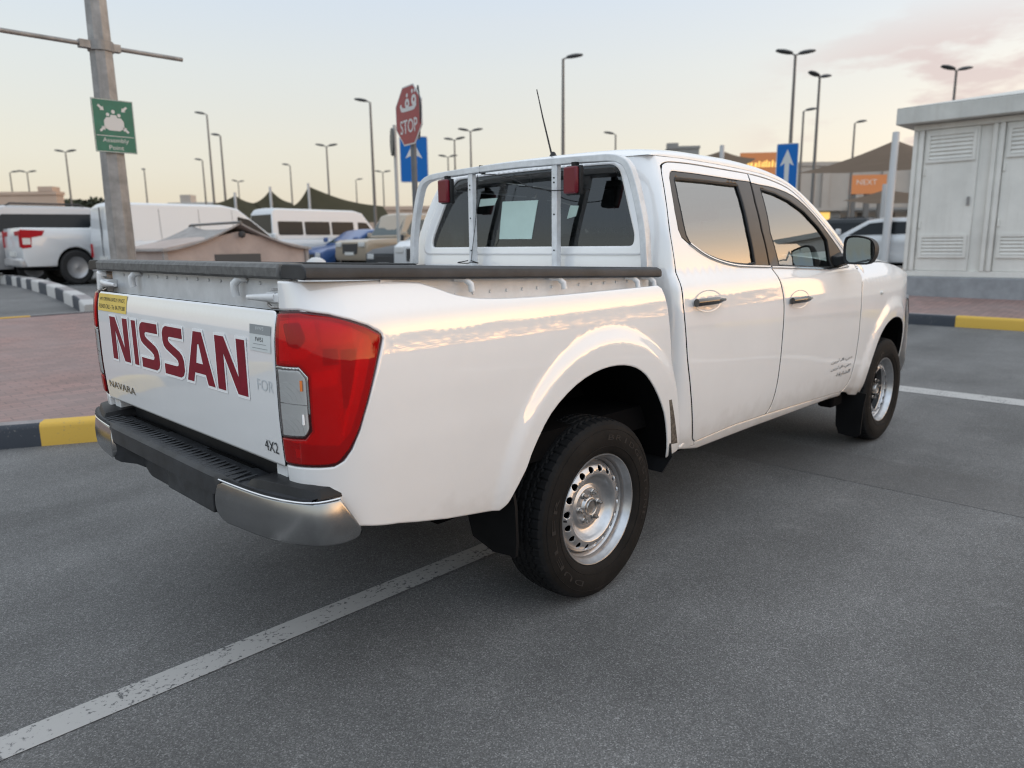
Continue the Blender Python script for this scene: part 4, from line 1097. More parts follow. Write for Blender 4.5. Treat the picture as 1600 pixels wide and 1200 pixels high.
ftrim = clean([(x, z - .001) for x, z in spline(fw_out, 3)] + [(2.352, 1.2165), (2.048, 1.2105), (1.784, 1.2235), (1.483, 1.237), (1.372 + G, 1.2415)] + [(1.3405 + G, 1.421), (1.346 + G, 1.558)])
DOORS = {}
for s in (1, -1):
    d1 = panel('rear_door', clean(rear_door), side, WHITE, T, res=.035, lip=.008, s=s, gap_shade=DARK)
    d2 = panel('front_door', clean(front_door), side, WHITE, T, res=.035, lip=.008, s=s, gap_shade=DARK)
    for d, tr, gl, bl in ((d1, rtrim, rg, rd_belt), (d2, ftrim, fg, [(1.372, 1.2405), (1.483, 1.2365), (1.784, 1.223), (2.048, 1.2095), (2.34, 1.216)])):
        panel('window_trim', tr, sideo(-.002), PILLAR, d, res=.05, lip=.02, holes=[gl], s=s, edge=.004)
        w = panel('window', shrink(gl, -.004), sideo(-.012), GLASS, d, res=.08, lip=.001, s=s, edge=.002, drop=0)
        # rubber channel around the glass
        f0 = sideo(-.008); ch = [f0(u, z) for u, z in densify(shrink(gl, .004), .05)]
        mb = MB(); mb.tube(ch, .007, 6, closed=True); o = mb.build('window_seal', BLACKP, d, 40)
        f1 = sideo(.002); mb = MB(); mb.tube([f1(u, z) for u, z in bl], .0065, 8); o2 = mb.build('belt_moulding', BRIGHT, d, 40)
        if s < 0:
            for q in (o, o2):
                for v in q.data.vertices: v.co.y = -v.co.y
                q.data.flip_normals()
# mirror triangle is part of the front trim; handles with their dished cups
GLOSSB = mat('gloss_black', (.018, .016, .015), .22, coat=1.)
def handle(cx, cz, door, s):
    ring = [(cx + .125 * math.cos(a) + .012, cz + .046 * math.sin(a) + .0) for a in lin(0, 2 * PI, 33)[:-1]]
    f0 = sideo(.0006)
    # dish: a shallow bowl pressed in the skin, shown as its own part with a real hollow
    def dish(u, v):
        a = v; r = u; x = cx + .012 + .118 * r * math.cos(a); z = cz + .048 * r * math.sin(a)
        P = sideo(.0012 - .011 * (1 - sstep(.45, 1.0, r)) )(x, z); return P
    o = sheet('handle_cup', dish, lin(.02, 1, 12), lin(0, 2 * PI, 41), WHITE, door, out=lambda P: Vector((0, -1, 0)), s=s)
    # the door skin has to open for it
    f1 = sideo(.028); f2 = sideo(.006)
    mb = MB(); rings = []
    for t in lin(0, 1, 14):
        x = cx - .118 + .245 * t; w = .014 - .0075 * sstep(.62, 1., t); h = .017 - .009 * sstep(.58, 1., t)
        dd = .024 * math.sin(PI * min(1, max(0, .12 + t * .80))) ** .6
        c = sideo(.006 + dd)(x, cz - .002)
        rings.append([c + Vector((0, -w * math.cos(a), h * math.sin(a))) for a in lin(0, 2 * PI, 13)[:-1]])
    mb.loft(rings); h_ = mb.build('door_handle', GLOSSB, door, 50)
    mb = MB(); x = cx - .095; c = sideo(.0305)(x, cz - .002); mb.cyl(c, c + Vector((0, -.0025, 0)), .008, .008, 12); k_ = mb.build('key_lock', NUT, h_, 40)
    if s < 0:
        for q in (h_, k_):
            for v in q.data.vertices: v.co.y = -v.co.y
            q.data.flip_normals()
    return h_
for o in list(T.children):
    pass
rdoors = [o for o in T.children if o.name.startswith('rear_door')]; fdoors = [o for o in T.children if o.name.startswith('front_door')]
for i, s in enumerate((1, -1)):
    handle(.700, 1.119, rdoors[i], s); handle(1.622, 1.070, fdoors[i], s)
# Arabic owner lines low on the front door
for i, (x0, x1, zc) in enumerate(((2.135, 2.45, .668), (2.145, 2.45, .624), (2.245, 2.46, .579))):
    body = ["\ufee6\ufbfe\ufeae\ufba4\ufe92\ufedf\ufe8d-\ufef2\ufe91\ufea9", "\ufee6\ufbfe\ufeae\ufba4\ufe92\ufedf\ufe8d-\ufef2\ufe91\ufea9", "\ufe94\ufed7\ufead\ufe8e\ufeb8\ufedf\ufe8d"][i]
    P = side((x0 + x1) / 2, zc) + Vector((0, -.002, 0)); P2 = side((x0 + x1) / 2, zc + .02) + Vector((0, -.002, 0))
    text('owner_lettering', body, frame(P, (1, 0, 0), P2 - P), (x1 - x0), .030, INKB, fdoors[0], .0003)
# ---- rocker panels, under the doors
sill = [(.60, .476), (.74, .470), (1.2, .4715), (1.731, .463), (2.231, .455), (2.44, .437), (2.45, .448), (2.40, .449), (2.25, .4565), (2.0, .4665), (1.6, .480), (1.3, .489), (1.061, .495), (.85, .490), (.715, .484), (.66, .5), (.60, .50)]
sill = [(.56, .476), (.74, .440), (1.2, .440), (1.731, .432), (2.231, .425), (2.44, .415)] + sill[6:]
for s in (1, -1): panel('rocker', clean(sill), sideo(-.004), WHITE, T, res=.05, lip=.06, s=s, edge=.01, drop=.004)
for s in (1, -1):  # scuffed stone-guard film before the rear arch, and at the foot of the cab
    panel('stone_guard', [(.388, .735), (.410, .734), (.505, .523), (.452, .528)], lambda u, z: bed(u, z) + Vector((0, -.0012, 0)), mat('scuffed_film', (.10, .085, .07), .7, var=.7, vscale=60), T, res=.03, lip=.001, s=s, edge=.002)

# ---- front wings, bonnet and face
farch = spline([(2.757, .379), (2.752, .455), (2.760, .537), (2.800, .655), (2.869, .760), (2.989, .832), (3.15, .858), (3.31, .832), (3.431, .760), (3.500, .655), (3.540, .537), (3.545, .44)], 3)
def wing(x, z): 
    P = side(x, z) if z < 1.12 else None
    if P is None:
        P0 = side(x, 1.12); dz = z - 1.12; P = Vector((x, P0.y + dz * .55 + dz * dz * 4., z))
    return P
hoodz = lambda x: interp([2.4, 2.6, 2.85, 3.1, 3.4, 3.6, 3.75, 3.9, 4.0], [1.206, 1.222, 1.236, 1.236, 1.203, 1.152, 1.09, 1.0, .91], x)
fend = [(2.417, .448), (2.52, .43), (2.60, .40), (2.70, .385)] + farch + [(3.60, .45), (3.72, .50), (3.80, .52), (3.80, .86), (3.78, .96)] + [(x, hoodz(x) - .012) for x in (3.7, 3.6, 3.5, 3.4, 3.3, 3.2, 3.1, 3.0, 2.9, 2.8, 2.7, 2.6, 2.53)] + [(2.466, 1.205)] + [(x + G, z) for x, z in reversed(spline(front_seam, 3))]
for s in (1, -1):
    panel('front_wing', clean(fend), wing, WHITE, T, res=.035, lip=.03, s=s, gap_shade=DARK)
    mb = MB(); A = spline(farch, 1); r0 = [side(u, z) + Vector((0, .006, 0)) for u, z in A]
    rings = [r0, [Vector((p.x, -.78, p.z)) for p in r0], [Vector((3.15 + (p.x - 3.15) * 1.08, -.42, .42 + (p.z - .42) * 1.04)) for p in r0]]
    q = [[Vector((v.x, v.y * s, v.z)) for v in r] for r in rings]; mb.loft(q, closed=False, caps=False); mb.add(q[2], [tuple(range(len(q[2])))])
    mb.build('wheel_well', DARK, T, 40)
    # side repeater bead
    mb = MB(); P = side(2.86, 1.035); mb.lathe([(.0, -.012), (.008, -.011), (.013, -.004), (.014, .004)], 14, (P.x, P.y, P.z), 'y'); o = mb.build('repeater', mat('repeater_lens', (.6, .6, .58), .15, coat=1.), T, 50)
    if s < 0:
        for v in o.data.vertices: v.co.y = -v.co.y
        o.data.flip_normals()
def hood(x, t):
    yw = -wing(min(x, 3.95), hoodz(x) - .012).y if x < 3.95 else .5
    a = abs(t); nose = 3.98 + .06 * (1 - a * a); 
    xx = x - .10 * a * a * sstep(3.6, 3.95, x)
    return Vector((xx, -t * (yw - .006), hoodz(x) + interp([2.4, 2.6, 3.0, 3.5, 3.9, 4.1], [.05, .085, .095, .065, .02, .01], x) * (1 - a ** 3.2) - .010 * a ** 6))
sheet('bonnet', hood, lin(2.50, 3.97, 30), lin(-1, 1, 33), WHITE, T, out=up_)
mb = MB()
def nose_ring(y):
    a = abs(y) / .80; x = 4.02 - .06 * a * a - .16 * a ** 6
    return [Vector((x - .12, y, .97 - .02 * a)), Vector((x - .05, y, .93)), Vector((x, y, .80)), Vector((x + .01, y, .62)), Vector((x, y, .46)), Vector((x - .06, y, .40)), Vector((x - .3, y, .40))]
mb.loft([nose_ring(y) for y in lin(-.80, .80, 40)], closed=False, caps=False); mb.build('front_bumper', WHITE, T, 40)
mb = MB(); mb.loft([[nose_ring(y)[1] + Vector((.012, 0, .0)), nose_ring(y)[2] + Vector((.012, 0, -.02))] for y in lin(-.42, .42, 20)], closed=False, caps=False); mb.build('grille', CHROME, T, 40)
for s in (1, -1):
    mb = MB(); mb.loft([[Vector((nose_ring(y)[1].x + .012, s * y, .965)), Vector((nose_ring(y)[2].x + .012, s * y, .80))] for y in lin(.46, .80, 12)], closed=False, caps=False); mb.build('headlight', LCLR, T, 40)
# ---- door mirrors
for s in (1, -1):
    mir = empty('door_mirror', (0, 0, 0), parent=T)
    mb = MB(); rings = []
    oz = [(-.945, 1.236), (-.925, 1.255), (-.918, 1.315), (-.922, 1.372), (-.942, 1.391), (-1.0, 1.392), (-1.058, 1.376), (-1.084, 1.345), (-1.090, 1.300), (-1.075, 1.252), (-1.045, 1.234)]
    oz = [(y, z) for y, z in spline(oz + [oz[0]], 3)[:-1]]
    cy, cz = -1.003, 1.314
    for x, k in ((2.135, .955), (2.128, .99), (2.142, 1.0), (2.175, .985), (2.215, .90), (2.25, .74), (2.272, .50), (2.28, .2)):
        rings.append([Vector((x, cy + (y - cy) * k, cz + (z - cz) * k)) for y, z in oz])
    mb.loft(rings, caps=False); mb.add(rings[-1], [tuple(range(len(oz)))])
    o = mb.build('mirror_shell', BLACKP, mir, 60)
    g = MB(); gr = [Vector((2.1385 + (abs(y - cy) * .03), cy + (y - cy) * .87, cz + (z - cz) * .86)) for y, z in oz]; g.add(gr, [tuple(range(len(gr)))])
    og = g.build('mirror_glass', mat('mirror_silver', (.50, .54, .54), .02, metal=1.), mir, 60)
    b = MB(); b.add([Vector((2.136, v.y, v.z)) for v in rings[0]] + [Vector((2.139, v.y, v.z)) for v in gr], [(i, (i + 1) % len(oz), len(oz) + (i + 1) % len(oz), len(oz) + i) for i in range(len(oz))])
    ob = b.build('mirror_bezel', BLACKP, mir, 60)
    a = MB(); a.loft([[Vector((2.16, -.955, 1.25)), Vector((2.23, -.955, 1.25)), Vector((2.23, -.955, 1.29)), Vector((2.16, -.955, 1.29))], [Vector((2.15, -.88, 1.222)), Vector((2.26, -.88, 1.222)), Vector((2.26, -.88, 1.29)), Vector((2.15, -.88, 1.275))], [Vector((2.15, -.835, 1.215)), Vector((2.29, -.835, 1.215)), Vector((2.29, -.82, 1.31)), Vector((2.15, -.82, 1.285))]])
    oa = a.build('mirror_arm', BLACKP, mir, 40, bevel=.006)
    if s < 0:
        for q in (o, og, ob, oa):
            for v in q.data.vertices: v.co.y = -v.co.y
            q.data.flip_normals()
# ---- aerial
mb = MB(); mb.tube([(.75, .036, 1.800), (.75, .10, 2.0), (.752, .142, 2.14)], lambda t: .0052 - .0024 * t, 6)
an = mb.build('antenna', BLACKP, T, 50)
mb = MB(); mb.lathe([(.022, .0), (.020, .012), (.010, .03), (.004, .034)], 14, (.75, .03, 1.792), 'z', caps=True); mb.build('antenna_base', BLACKP, an, 50)

# ---- headboard rack behind the cab
RK = empty('headboard_rack', (0, 0, 0), parent=T)
def sq(path, w, d, mb):
    """rectangular bar along a path in the rack plane x=const; w in-plane, d along x"""
    P = [Vector(p) for p in path]; rings = []
    for i in range(len(P)):
        a = P[i - 1] if i else P[i]; b = P[i + 1] if i + 1 < len(P) else P[i]; t = (b - a).normalized(); n = Vector((0, -t.z, t.y))
        rings.append([P[i] + n * w / 2 + Vector((-d / 2, 0, 0)), P[i] + n * w / 2 + Vector((d / 2, 0, 0)), P[i] - n * w / 2 + Vector((d / 2, 0, 0)), P[i] - n * w / 2 + Vector((-d / 2, 0, 0))])
    mb.loft(rings)
hoop = [(.42, -.772, 1.268), (.42, -.757, 1.42), (.42, -.728, 1.54), (.42, -.697, 1.635), (.42, -.668, 1.688), (.42, -.628, 1.712), (.42, -.575, 1.722), (.42, -.50, 1.7245), (.42, -.42, 1.727), (.42, -.2, 1.732), (.42, 0, 1.735), (.42, .2, 1.733), (.42, .42, 1.728), (.42, .50, 1.725), (.42, .575, 1.720), (.42, .628, 1.710), (.42, .668, 1.686), (.42, .697, 1.633), (.42, .728, 1.54), (.42, .757, 1.42), (.42, .772, 1.268)]
mb = MB(); sq(spline(hoop, 4), .030, .040, mb); mb.build('hoop', RACKW, RK, 40, bevel=.004)
for y in (-.278, .282):
    mb = MB(); mb.box(.405, .435, y - .016, y + .016, 1.24, 1.716); up = mb.build('upright', RACKW, RK, 30, bevel=.003)
    mb = MB()
    for z in (1.66, 1.64, 1.50, 1.34): mb.cyl((.406, y, z), (.4035, y, z), .004, .004, 8)
    mb.build('bolt_holes', DARK, up, 30)
mb = MB(); mb.box(.40, .44, .203, .2055, 1.712, 1.752); mb.build('tape_band', BLACKP, RK, 30)
for y in (.435, -.412):
    mb = MB(); mb.box(.352, .375, y - .037, y + .037, 1.582, 1.696); lp = mb.build('marker_lamp', MARK, RK, 30, bevel=.008)
    mb = MB(); mb.box(.375, .402, y - .041, y + .041, 1.577, 1.701); mb.build('lamp_body', BLACKP, lp, 30, bevel=.006)
    mb = MB(); mb.box(.380, .404, y - .012, y + .012, 1.700, 1.716); mb.build('lamp_bracket', BLACKP, lp, 30)
mb = MB()
mb.tube(spline([(.40, .19, 1.708), (.40, .10, 1.700), (.395, -.02, 1.675), (.392, -.14, 1.628), (.395, -.26, 1.606), (.40, -.36, 1.604), (.402, -.41, 1.62)], 5), .0022, 6)
mb.tube(spline([(.398, .215, 1.708), (.396, .222, 1.60), (.395, .235, 1.48), (.40, .265, 1.36), (.40, .28, 1.285)], 5), .0018, 6)
mb.tube(spline([(.398, .30, 1.29), (.385, .32, 1.285), (.38, .36, 1.279), (.39, .30, 1.276), (.385, .26, 1.282), (.395, .22, 1.278), (.39, .27, 1.29)], 5), .0025, 6)
mb.build('lamp_wire', BLACKP, RK, 40)

# ---- cabin interior
IN = empty('interior', (0, 0, 0), parent=T)
def seat(x, y, w, z=.78, back=True):
    mb = MB()
    mb.loft([[Vector((x + dx, y + yy, z + dz)) for dx, dz in ((0, 0), (.48, .03), (.50, .10), (.46, .14), (0, .10))] for yy in (-w / 2, -w / 2 + .04, w / 2 - .04, w / 2)])
    mb.loft([[Vector((x + dx, y + yy, z + dz)) for dx, dz in ((.06, .08), (-.06, .10), (-.17, .62), (-.13, .66), (-.06, .62))] for yy in (-w / 2 + .02, -w / 2 + .06, w / 2 - .06, w / 2 - .02)])
    o = mb.build('seat', SEATM, IN, 50, bevel=.02)
    mb = MB(); mb.box(x - .20, x - .10, y - .12, y + .12, z + .70, z + .87); mb.cyl((x - .15, y - .05, z + .6), (x - .15, y - .05, z + .75), .007, None, 8); mb.cyl((x - .15, y + .05, z + .6), (x - .15, y + .05, z + .75), .007, None, 8)
    mb.build('headrest', SEATM, o, 40, bevel=.03, seg=3)
seat(1.62, -.36, .52); seat(1.62, .36, .52)
seat(.82, -.33, .62, .74); seat(.82, .33, .62, .74)
mb = MB(); mb.loft([[Vector((x, y, z)) for x, z in ((2.15, .80), (2.12, 1.08), (2.20, 1.18), (2.62, 1.17), (2.62, .8))] for y in (-.74, -.4, 0, .4, .74)]); mb.build('dashboard', mat('dash_plastic', (.035, .036, .038), .7), IN, 40)
mb = MB(); mb.tube([Vector((2.0 + .06 * math.sin(a), .36 + .19 * math.cos(a), 1.10 + .18 * math.sin(a))) for a in lin(0, 2 * PI, 33)[:-1]], .015, 8, closed=True); mb.cyl((2.0, .36, 1.10), (2.2, .36, 1.05), .03, None, 10); mb.build('steering_wheel', BLACKP, IN, 40)
mb = MB(); mb.box(.58, 2.60, -.80, .80, .50, .53); mb.box(.53, .545, -.70, .70, .52, 1.34); mb.build('cab_floor', DARK, IN, 30)
mb = MB()
for s in (1, -1):
    for (x0, x1) in ((.66, 1.36), (1.46, 2.40)): mb.box(x0, x1, s * .80 - .012, s * .80 + .012, .52, 1.205)
mb.build('door_card', mat('door_card_grey', (.075, .075, .078), .8), IN, 30)
mb = MB(); P0 = [(.60, 1.70), (1.0, 1.725), (1.6, 1.71)]
for a, b in zip(P0, P0[1:]): mb.add([(a[0], -.60, a[1]), (b[0], -.60, b[1]), (b[0], .60, b[1]), (a[0], .60, a[1])], [(0, 1, 2, 3)])
mb.build('headliner', mat('headliner_cloth', (.30, .29, .27), .95), IN, 30)
mb = MB(); mb.box(1.93, 1.95, -.10, .10, 1.49, 1.55); mb.build('inner_mirror', BLACKP, IN, 30, bevel=.01)

# ---- chassis and running gear
CH = empty('chassis', (0, 0, 0), parent=T)
mb = MB()
for s in (1, -1):
    mb.box(-.92, 3.7, s * .44 - .04, s * .44 + .04, .44, .56); mb.box(-.55, .62, s * .52 - .03, s * .52 + .03, .37, .41)
for x in (-1.0, -.3, .6, 1.5, 2.5): mb.box(x - .04, x + .04, -.46, .46, .45, .54)
mb.build('frame', DARK, CH, 30)
mb = MB(); mb.cyl((0, -.74, .356), (0, .74, .356), .045, None, 14); mb.lathe([(.02, -.16), (.11, -.12), (.145, 0), (.11, .12), (.02, .16)], 20, (0, .05, .356), 'y'); mb.build('axle', DARK, CH, 40)
mb = MB(); mb.cyl((3.15, -.74, .356), (3.15, .74, .356), .035, None, 12); mb.build('axle', DARK, CH, 40)
mb = MB(); mb.box(.75, 1.7, .18, .62, .36, .56); mb.cyl((.62, .35, .42), (-1.05, .40, .40), .03, None, 12); mb.lathe([(.0, -.10), (.30, -.10), (.335, -.05), (.335, .05), (.30, .10), (.0, .10)], 28, (-.72, 0, .50), 'z'); mb.box(2.45, 2.62, -.80, -.70, .33, .44); mb.box(2.45, 2.62, .70, .80, .33, .44); mb.build('fuel_tank', DARK, CH, 30, bevel=.02)
mb = MB()
for s in (1, -1): mb.cyl((-.12, s * .50, .40), (.02, s * .47, .86), .032, None, 12)
mb.build('damper', mat('damper_grey', (.16, .17, .18), .5), CH, 40)
mb = MB(); mb.box(.58, 2.6, -.835, .835, .455, .50); mb.box(-1.15, .40, -.80, .80, .60, .70); mb.build('floor_pan', DARK, CH, 30)
# inner shells that close the seams
for s in (1, -1):
    def inner(x, z): P = side(x, z); return Vector((x, P.y + .045, z))
    sheet('seam_backing', inner, lin(.58, 2.60, 30), lin(.46, 1.20, 14), DARK, CH, out=lambda P: Vector((0, -1, 0)), s=s)
    mb = MB()
    for pts in ([(1.37, 1.2), (1.372, 1.42), (1.387, 1.56), (1.403, 1.70)],):
        mb.tube([side(x, z) + Vector((.0, .05, 0)) for x, z in pts], .03, 8)
    pts = spline([(.60, 1.38), (.60, 1.5), (.625, 1.62), (.66, 1.69), (.85, 1.70), (1.3, 1.693), (1.6, 1.675), (1.85, 1.63), (2.02, 1.535), (2.3, 1.31)], 4)
    mb.tube([side(x, z) + Vector((0, .045, 0)) for x, z in pts], .022, 6)
    o = mb.build('seam_backing', DARK, CH, 40)
    if s < 0:
        for v in o.data.vertices: v.co.y = -v.co.y
        o.data.flip_normals()
FLAP = mat('flap_rubber', (.006, .0062, .007), .6, spec=.15, var=.3, vscale=9)
# mud flaps
for s in (1, -1):
    mb = MB(); pr = [(-.868, .66), (-.872, .56), (-.884, .50), (-.886, .37), (-.880, .320), (-.77, .308), (-.665, .338), (-.640, .42), (-.640, .60)]
    mb.prism(pr, lambda y, z: Vector((-.488 + .02 * (.6 - z), s * y, z)), lambda y, z: Vector((-.476 + .02 * (.6 - z), s * y, z)))
    mb.build('mud_flap', FLAP, T, 30)
    mb = MB(); pr = [(-.912, .40), (-.90, .30), (-.895, .13), (-.87, .105), (-.76, .115), (-.735, .17), (-.725, .42)]
    mb.prism(pr, lambda y, z: Vector((2.70 + .03 * (z - .3), s * y, z)), lambda y, z: Vector((2.712 + .03 * (z - .3), s * y, z)))
    mb.build('mud_flap', FLAP, T, 30)
    # black inner lip at the front foot of the rear arch
    mb = MB(); mb.loft([[Vector((.435, s * -.895, .545)), Vector((.452, s * -.895, .53)), Vector((.452, s * -.70, .53)), Vector((.435, s * -.70, .545))], [Vector((.452, s * -.90, .475)), Vector((.470, s * -.89, .465)), Vector((.470, s * -.70, .465)), Vector((.452, s * -.70, .475))], [Vector((.440, s * -.86, .40)), Vector((.452, s * -.86, .395)), Vector((.452, s * -.70, .395)), Vector((.44, s * -.70, .40))]])
    mb.build('arch_liner', BLACKP, T, 40)

# ---- wheels
RT = .356
def tyre_mesh():
    n = 360; prof = []
    # half section from outer bead (y=-.088) across the tread to the inner bead; y' = distance from centre plane
    sec = [(.218, -.084), (.226, -.094), (.240, -.101), (.262, -.1065), (.285, -.108), (.305, -.1055), (.322, -.100), (.334, -.0945), (.3425, -.088)]
    tread = lin(-.0835, .0835, 41)
    inner = [(r, -y) for r, y in reversed(sec)]
    def crown(y): return .356 - .0075 * (abs(y) / .0835) ** 3
    m = len(sec) + len(tread) + len(inner); vs = []
    for k in range(n):
        a = 2 * PI * k / n; ca, sa = math.cos(a), math.sin(a); col = []
        for r, y in sec: 
            col.append((r, y))
        for y in tread:
            r = crown(y); d = 0.
            zig = .003 * (1 if (k // 3) % 2 else -1)
            for g0, wd in ((-.048, .0042), (-.016, .0042), (.016, .0042), (.048, .0042)):
                if abs(y - g0 - zig) < wd: d = .0085
            ph = (k + (2 if y > 0 else 0)) % 6
            if .052 < abs(y) and ph == 0: d = max(d, .0045)
            if abs(y) < .045 and (k + (3 if abs(y) < .016 else 0)) % 6 == 0 and d == 0: d = .0025
            col.append((r - d, y))
        for r, y in inner: col.append((r, y))
        vs += [(r * ca, y, r * sa) for r, y in col]
    fs = []; mi = []
    for k in range(n):
        j = (k + 1) % n
        for i in range(m - 1):
            fs.append((k * m + i, k * m + i + 1, j * m + i + 1, j * m + i)); mi.append(1 if i < len(sec) - 2 or i > m - len(sec) else 0)
    me = bpy.data.meshes.new('tyre'); me.from_pydata(vs, [], fs); me.update()
    for p_, c_ in zip(me.polygons, mi): p_.material_index = c_; p_.use_smooth = True
    bm = bmesh.new(); bm.from_mesh(me); bmesh.ops.recalc_face_normals(bm, faces=bm.faces); bm.to_mesh(me); bm.free()
    # raised rings and lettering on the sidewall
    me.set_sharp_from_angle(angle=math.radians(28)); me.materials.append(RUBBER); me.materials.append(RUBSIDE)
    return me
ty_me = tyre_mesh()
def rimd(r):
    return interp([.020, .036, .046, .074, .080, .090, .106, .119, .127, .137, .150, .160, .170, .179, .186], [-.020, -.016, -.0045, -.0045, -.0015, .003, -.004, -.017, -.0285, -.035, -.0345, -.0305, -.024, -.012, .004], r)
# rimd gives the face's offset outward(-)/inward(+) from a datum plane y=-.785 in wheel space
def discf(x, z):
    r = math.hypot(x, z); k = rimd(r)
    return Vector((x, -.030 + k, z))
circ = lambda cx, cz, r, n: [(cx + r * math.cos(2 * PI * i / n), cz + r * math.sin(2 * PI * i / n)) for i in range(n)]
def wheel_parts():
    p = empty('wheel', (0, 0, 0), parent=T)
    o = bpy.data.objects.new('tyre', ty_me); COL.objects.link(o); o.parent = p
    holes = [circ(.157 * math.cos(2 * PI * (i + .5) / 18), .157 * math.sin(2 * PI * (i + .5) / 18), .0135, 14) for i in range(18)]
    disc_out = lambda P: Vector((0, -1, 0))
    d = panel('wheel_disc', circ(0, 0, .1712, 120), discf, STEEL, p, res=.009, lip=.006, holes=[circ(0, 0, .1430, 100)] + holes, out=disc_out, edge=.0018, drop=.0008, noroll=(0, 1))
    pol = lambda r, a: discf(r * math.cos(a), r * math.sin(a))
    sheet('disc_bowl', pol, lin(.034, .1432, 56), lin(0, 2 * PI, 97), STEEL, d, out=disc_out)
    sheet('disc_rim', pol, lin(.1710, .1845, 10), lin(0, 2 * PI, 97), STEEL, d, out=lambda P: Vector((-P.x, -.08, -P.z)))
    mb = MB(); mb.lathe([(.2195, -.0815), (.2205, -.0875), (.2185, -.0905), (.2150, -.0895), (.2125, -.0845), (.2100, -.0770), (.2040, -.068), (.2000, -.058), (.1985, -.045), (.1945, -.040), (.1900, -.034), (.1870, -.026), (.1835, -.024), (.1835, .06), (.20, .08), (.2195, .088), (.2195, -.0815)], 96)
    mb.build('rim', STEEL, p, 32)
    mb = MB(); mb.lathe([(.060, .02), (.16, .02), (.18, .01)], 36, caps=False); mb.build('brake_drum', DARK, p, 40)
    mb = MB(); mb.lathe([(.0345, -.02), (.0335, -.052), (.030, -.056), (.0265, -.054), (.026, -.049), (.012, -.047), (.0005, -.047)], 30); mb.build('hub', NUT, p, 40)
    for i in range(6):
        mb = MB(); a = 2 * PI * i / 6 + .3; cx, cz = .0585 * math.cos(a), .0585 * math.sin(a)
        mb.lathe([(.0135, -.032), (.0135, -.038), (.0100, -.041)], 16, (cx, 0, cz))
        mb.cyl((cx, -.038, cz), (cx, -.054, cz), .0098, .0092, 6); mb.cyl((cx, -.054, cz), (cx, -.060, cz), .0052, .0045, 10)
        mb.build('wheel_nut', NUT, p, 30)
    a = 3.45; mb = MB(); mb.tube([(.180 * math.cos(a), -.030, .180 * math.sin(a)), (.172 * math.cos(a), -.055, .172 * math.sin(a)), (.166 * math.cos(a), -.066, .166 * math.sin(a))], .0035, 8); mb.build('valve', BLACKP, p, 40)
    # raised sidewall letters
    mbl = []
    def arc(word, a0, a1, r0, h):
        n = len(word)
        for i, ch in enumerate(word):
            if ch == ' ': continue
            a = a0 + (a1 - a0) * (i + .5) / n
            rad = Vector((math.cos(a), 0, math.sin(a))); tan = Vector((math.sin(a), 0, -math.cos(a)))
            M = frame(rad * r0 + Vector((0, -.1088, 0)), tan, rad)
            mbl.append(text('sidewall_letter', ch, M, abs(a1 - a0) / n * r0 * (.74 if ch != 'I' else .2), h, RUBSIDE2, None, .0008))
    arc('BRIDGESTONE', math.radians(100), math.radians(-10), .287, .020)
    arc('DUELER', math.radians(262), math.radians(168), .287, .020)
    vs = []; fs = []
    for q in mbl:
        k = len(vs); vs += [v.co.copy() for v in q.data.vertices]; fs += [tuple(i + k for i in f.vertices) for f in q.data.polygons]
        me_ = q.data; bpy.data.objects.remove(q); bpy.data.meshes.remove(me_)
    me = bpy.data.meshes.new('sidewall_lettering'); me.from_pydata([tuple(v) for v in vs], [], fs); me.update(); finish(me, 'sidewall_lettering', RUBSIDE2, p)
    mb = MB()
    for r_, y_ in ((.318, -.1015), (.252, -.1045)): mb.tube([(r_ * math.cos(a), y_, r_ * math.sin(a)) for a in lin(0, 2 * PI, 97)[:-1]], .0015, 5, closed=True)
    mb.build('sidewall_ribs', RUBSIDE, p, 40)
    return p
RUBSIDE2 = mat('tyre_letter', (.024, .022, .021), .6, spec=.3)
w0 = wheel_parts(); w0.location = (0, -.775, RT); w0.rotation_euler = (0, .25, 0)
for loc, rz in (((3.15, -.775, RT), 0), ((0, .775, RT), PI), ((3.15, .775, RT), PI)):
    r = w0.copy(); COL.objects.link(r); r.location = loc; r.rotation_euler = (0, 1.1 if rz == 0 else .6, rz)
    for ch in list(w0.children):
        c = ch.copy(); COL.objects.link(c); c.parent = r
# ================================================================= SURROUNDINGS
GALV = mat('galvanised_steel', (.27, .265, .26), .5, metal=.35, var=.3, vscale=7)
POLEG = mat('lamp_pole_grey', (.15, .145, .14), .55, metal=.2)
HEADG = mat('lamp_head_grey', (.045, .047, .05), .5)
SIGNBACK = mat('sign_back', (.055, .06, .06), .5, metal=.3)
SGREEN = mat('sign_green', (.004, .125, .085), .42, var=.15)
SRED = mat('sign_red', (.26, .022, .028), .42, var=.1)
SBLUE = mat('sign_blue', (.004, .12, .42), .5, spec=.25)
SWHITE = mat('sign_white', (.55, .56, .56), .5)
TYRE2 = mat('car_tyre', (.018, .018, .019), .8)
RIM2 = mat('car_rim', (.38, .38, .39), .35, metal=.7)
CGLASS = mat('car_glass_dark', (.012, .015, .018), .25, spec=.25)
CGLASS2 = mat('car_glass_green', (.04, .065, .07), .12, spec=.6)
TAILR = mat('tail_lamp', (.36, .008, .015), .5, spec=.15)
HEADL = mat('head_lamp', (.55, .56, .56), .4, metal=.1)
PLATE = mat('number_plate', (.6, .6, .58), .5)
CTRIM = mat('car_trim', (.03, .03, .032), .6)
CWHITE = mat('car_white', (.62, .64, .66), .35, coat=.8)
CSILV = mat('car_silver', (.40, .40, .41), .35, metal=.2, coat=.8)
CBLUE = mat('car_blue', (.03, .085, .24), .35, coat=.4)
CBEIGE = mat('car_beige', (.34, .28, .21), .4, coat=.6)
CDARK = mat('car_charcoal', (.045, .05, .056), .45, spec=.25)

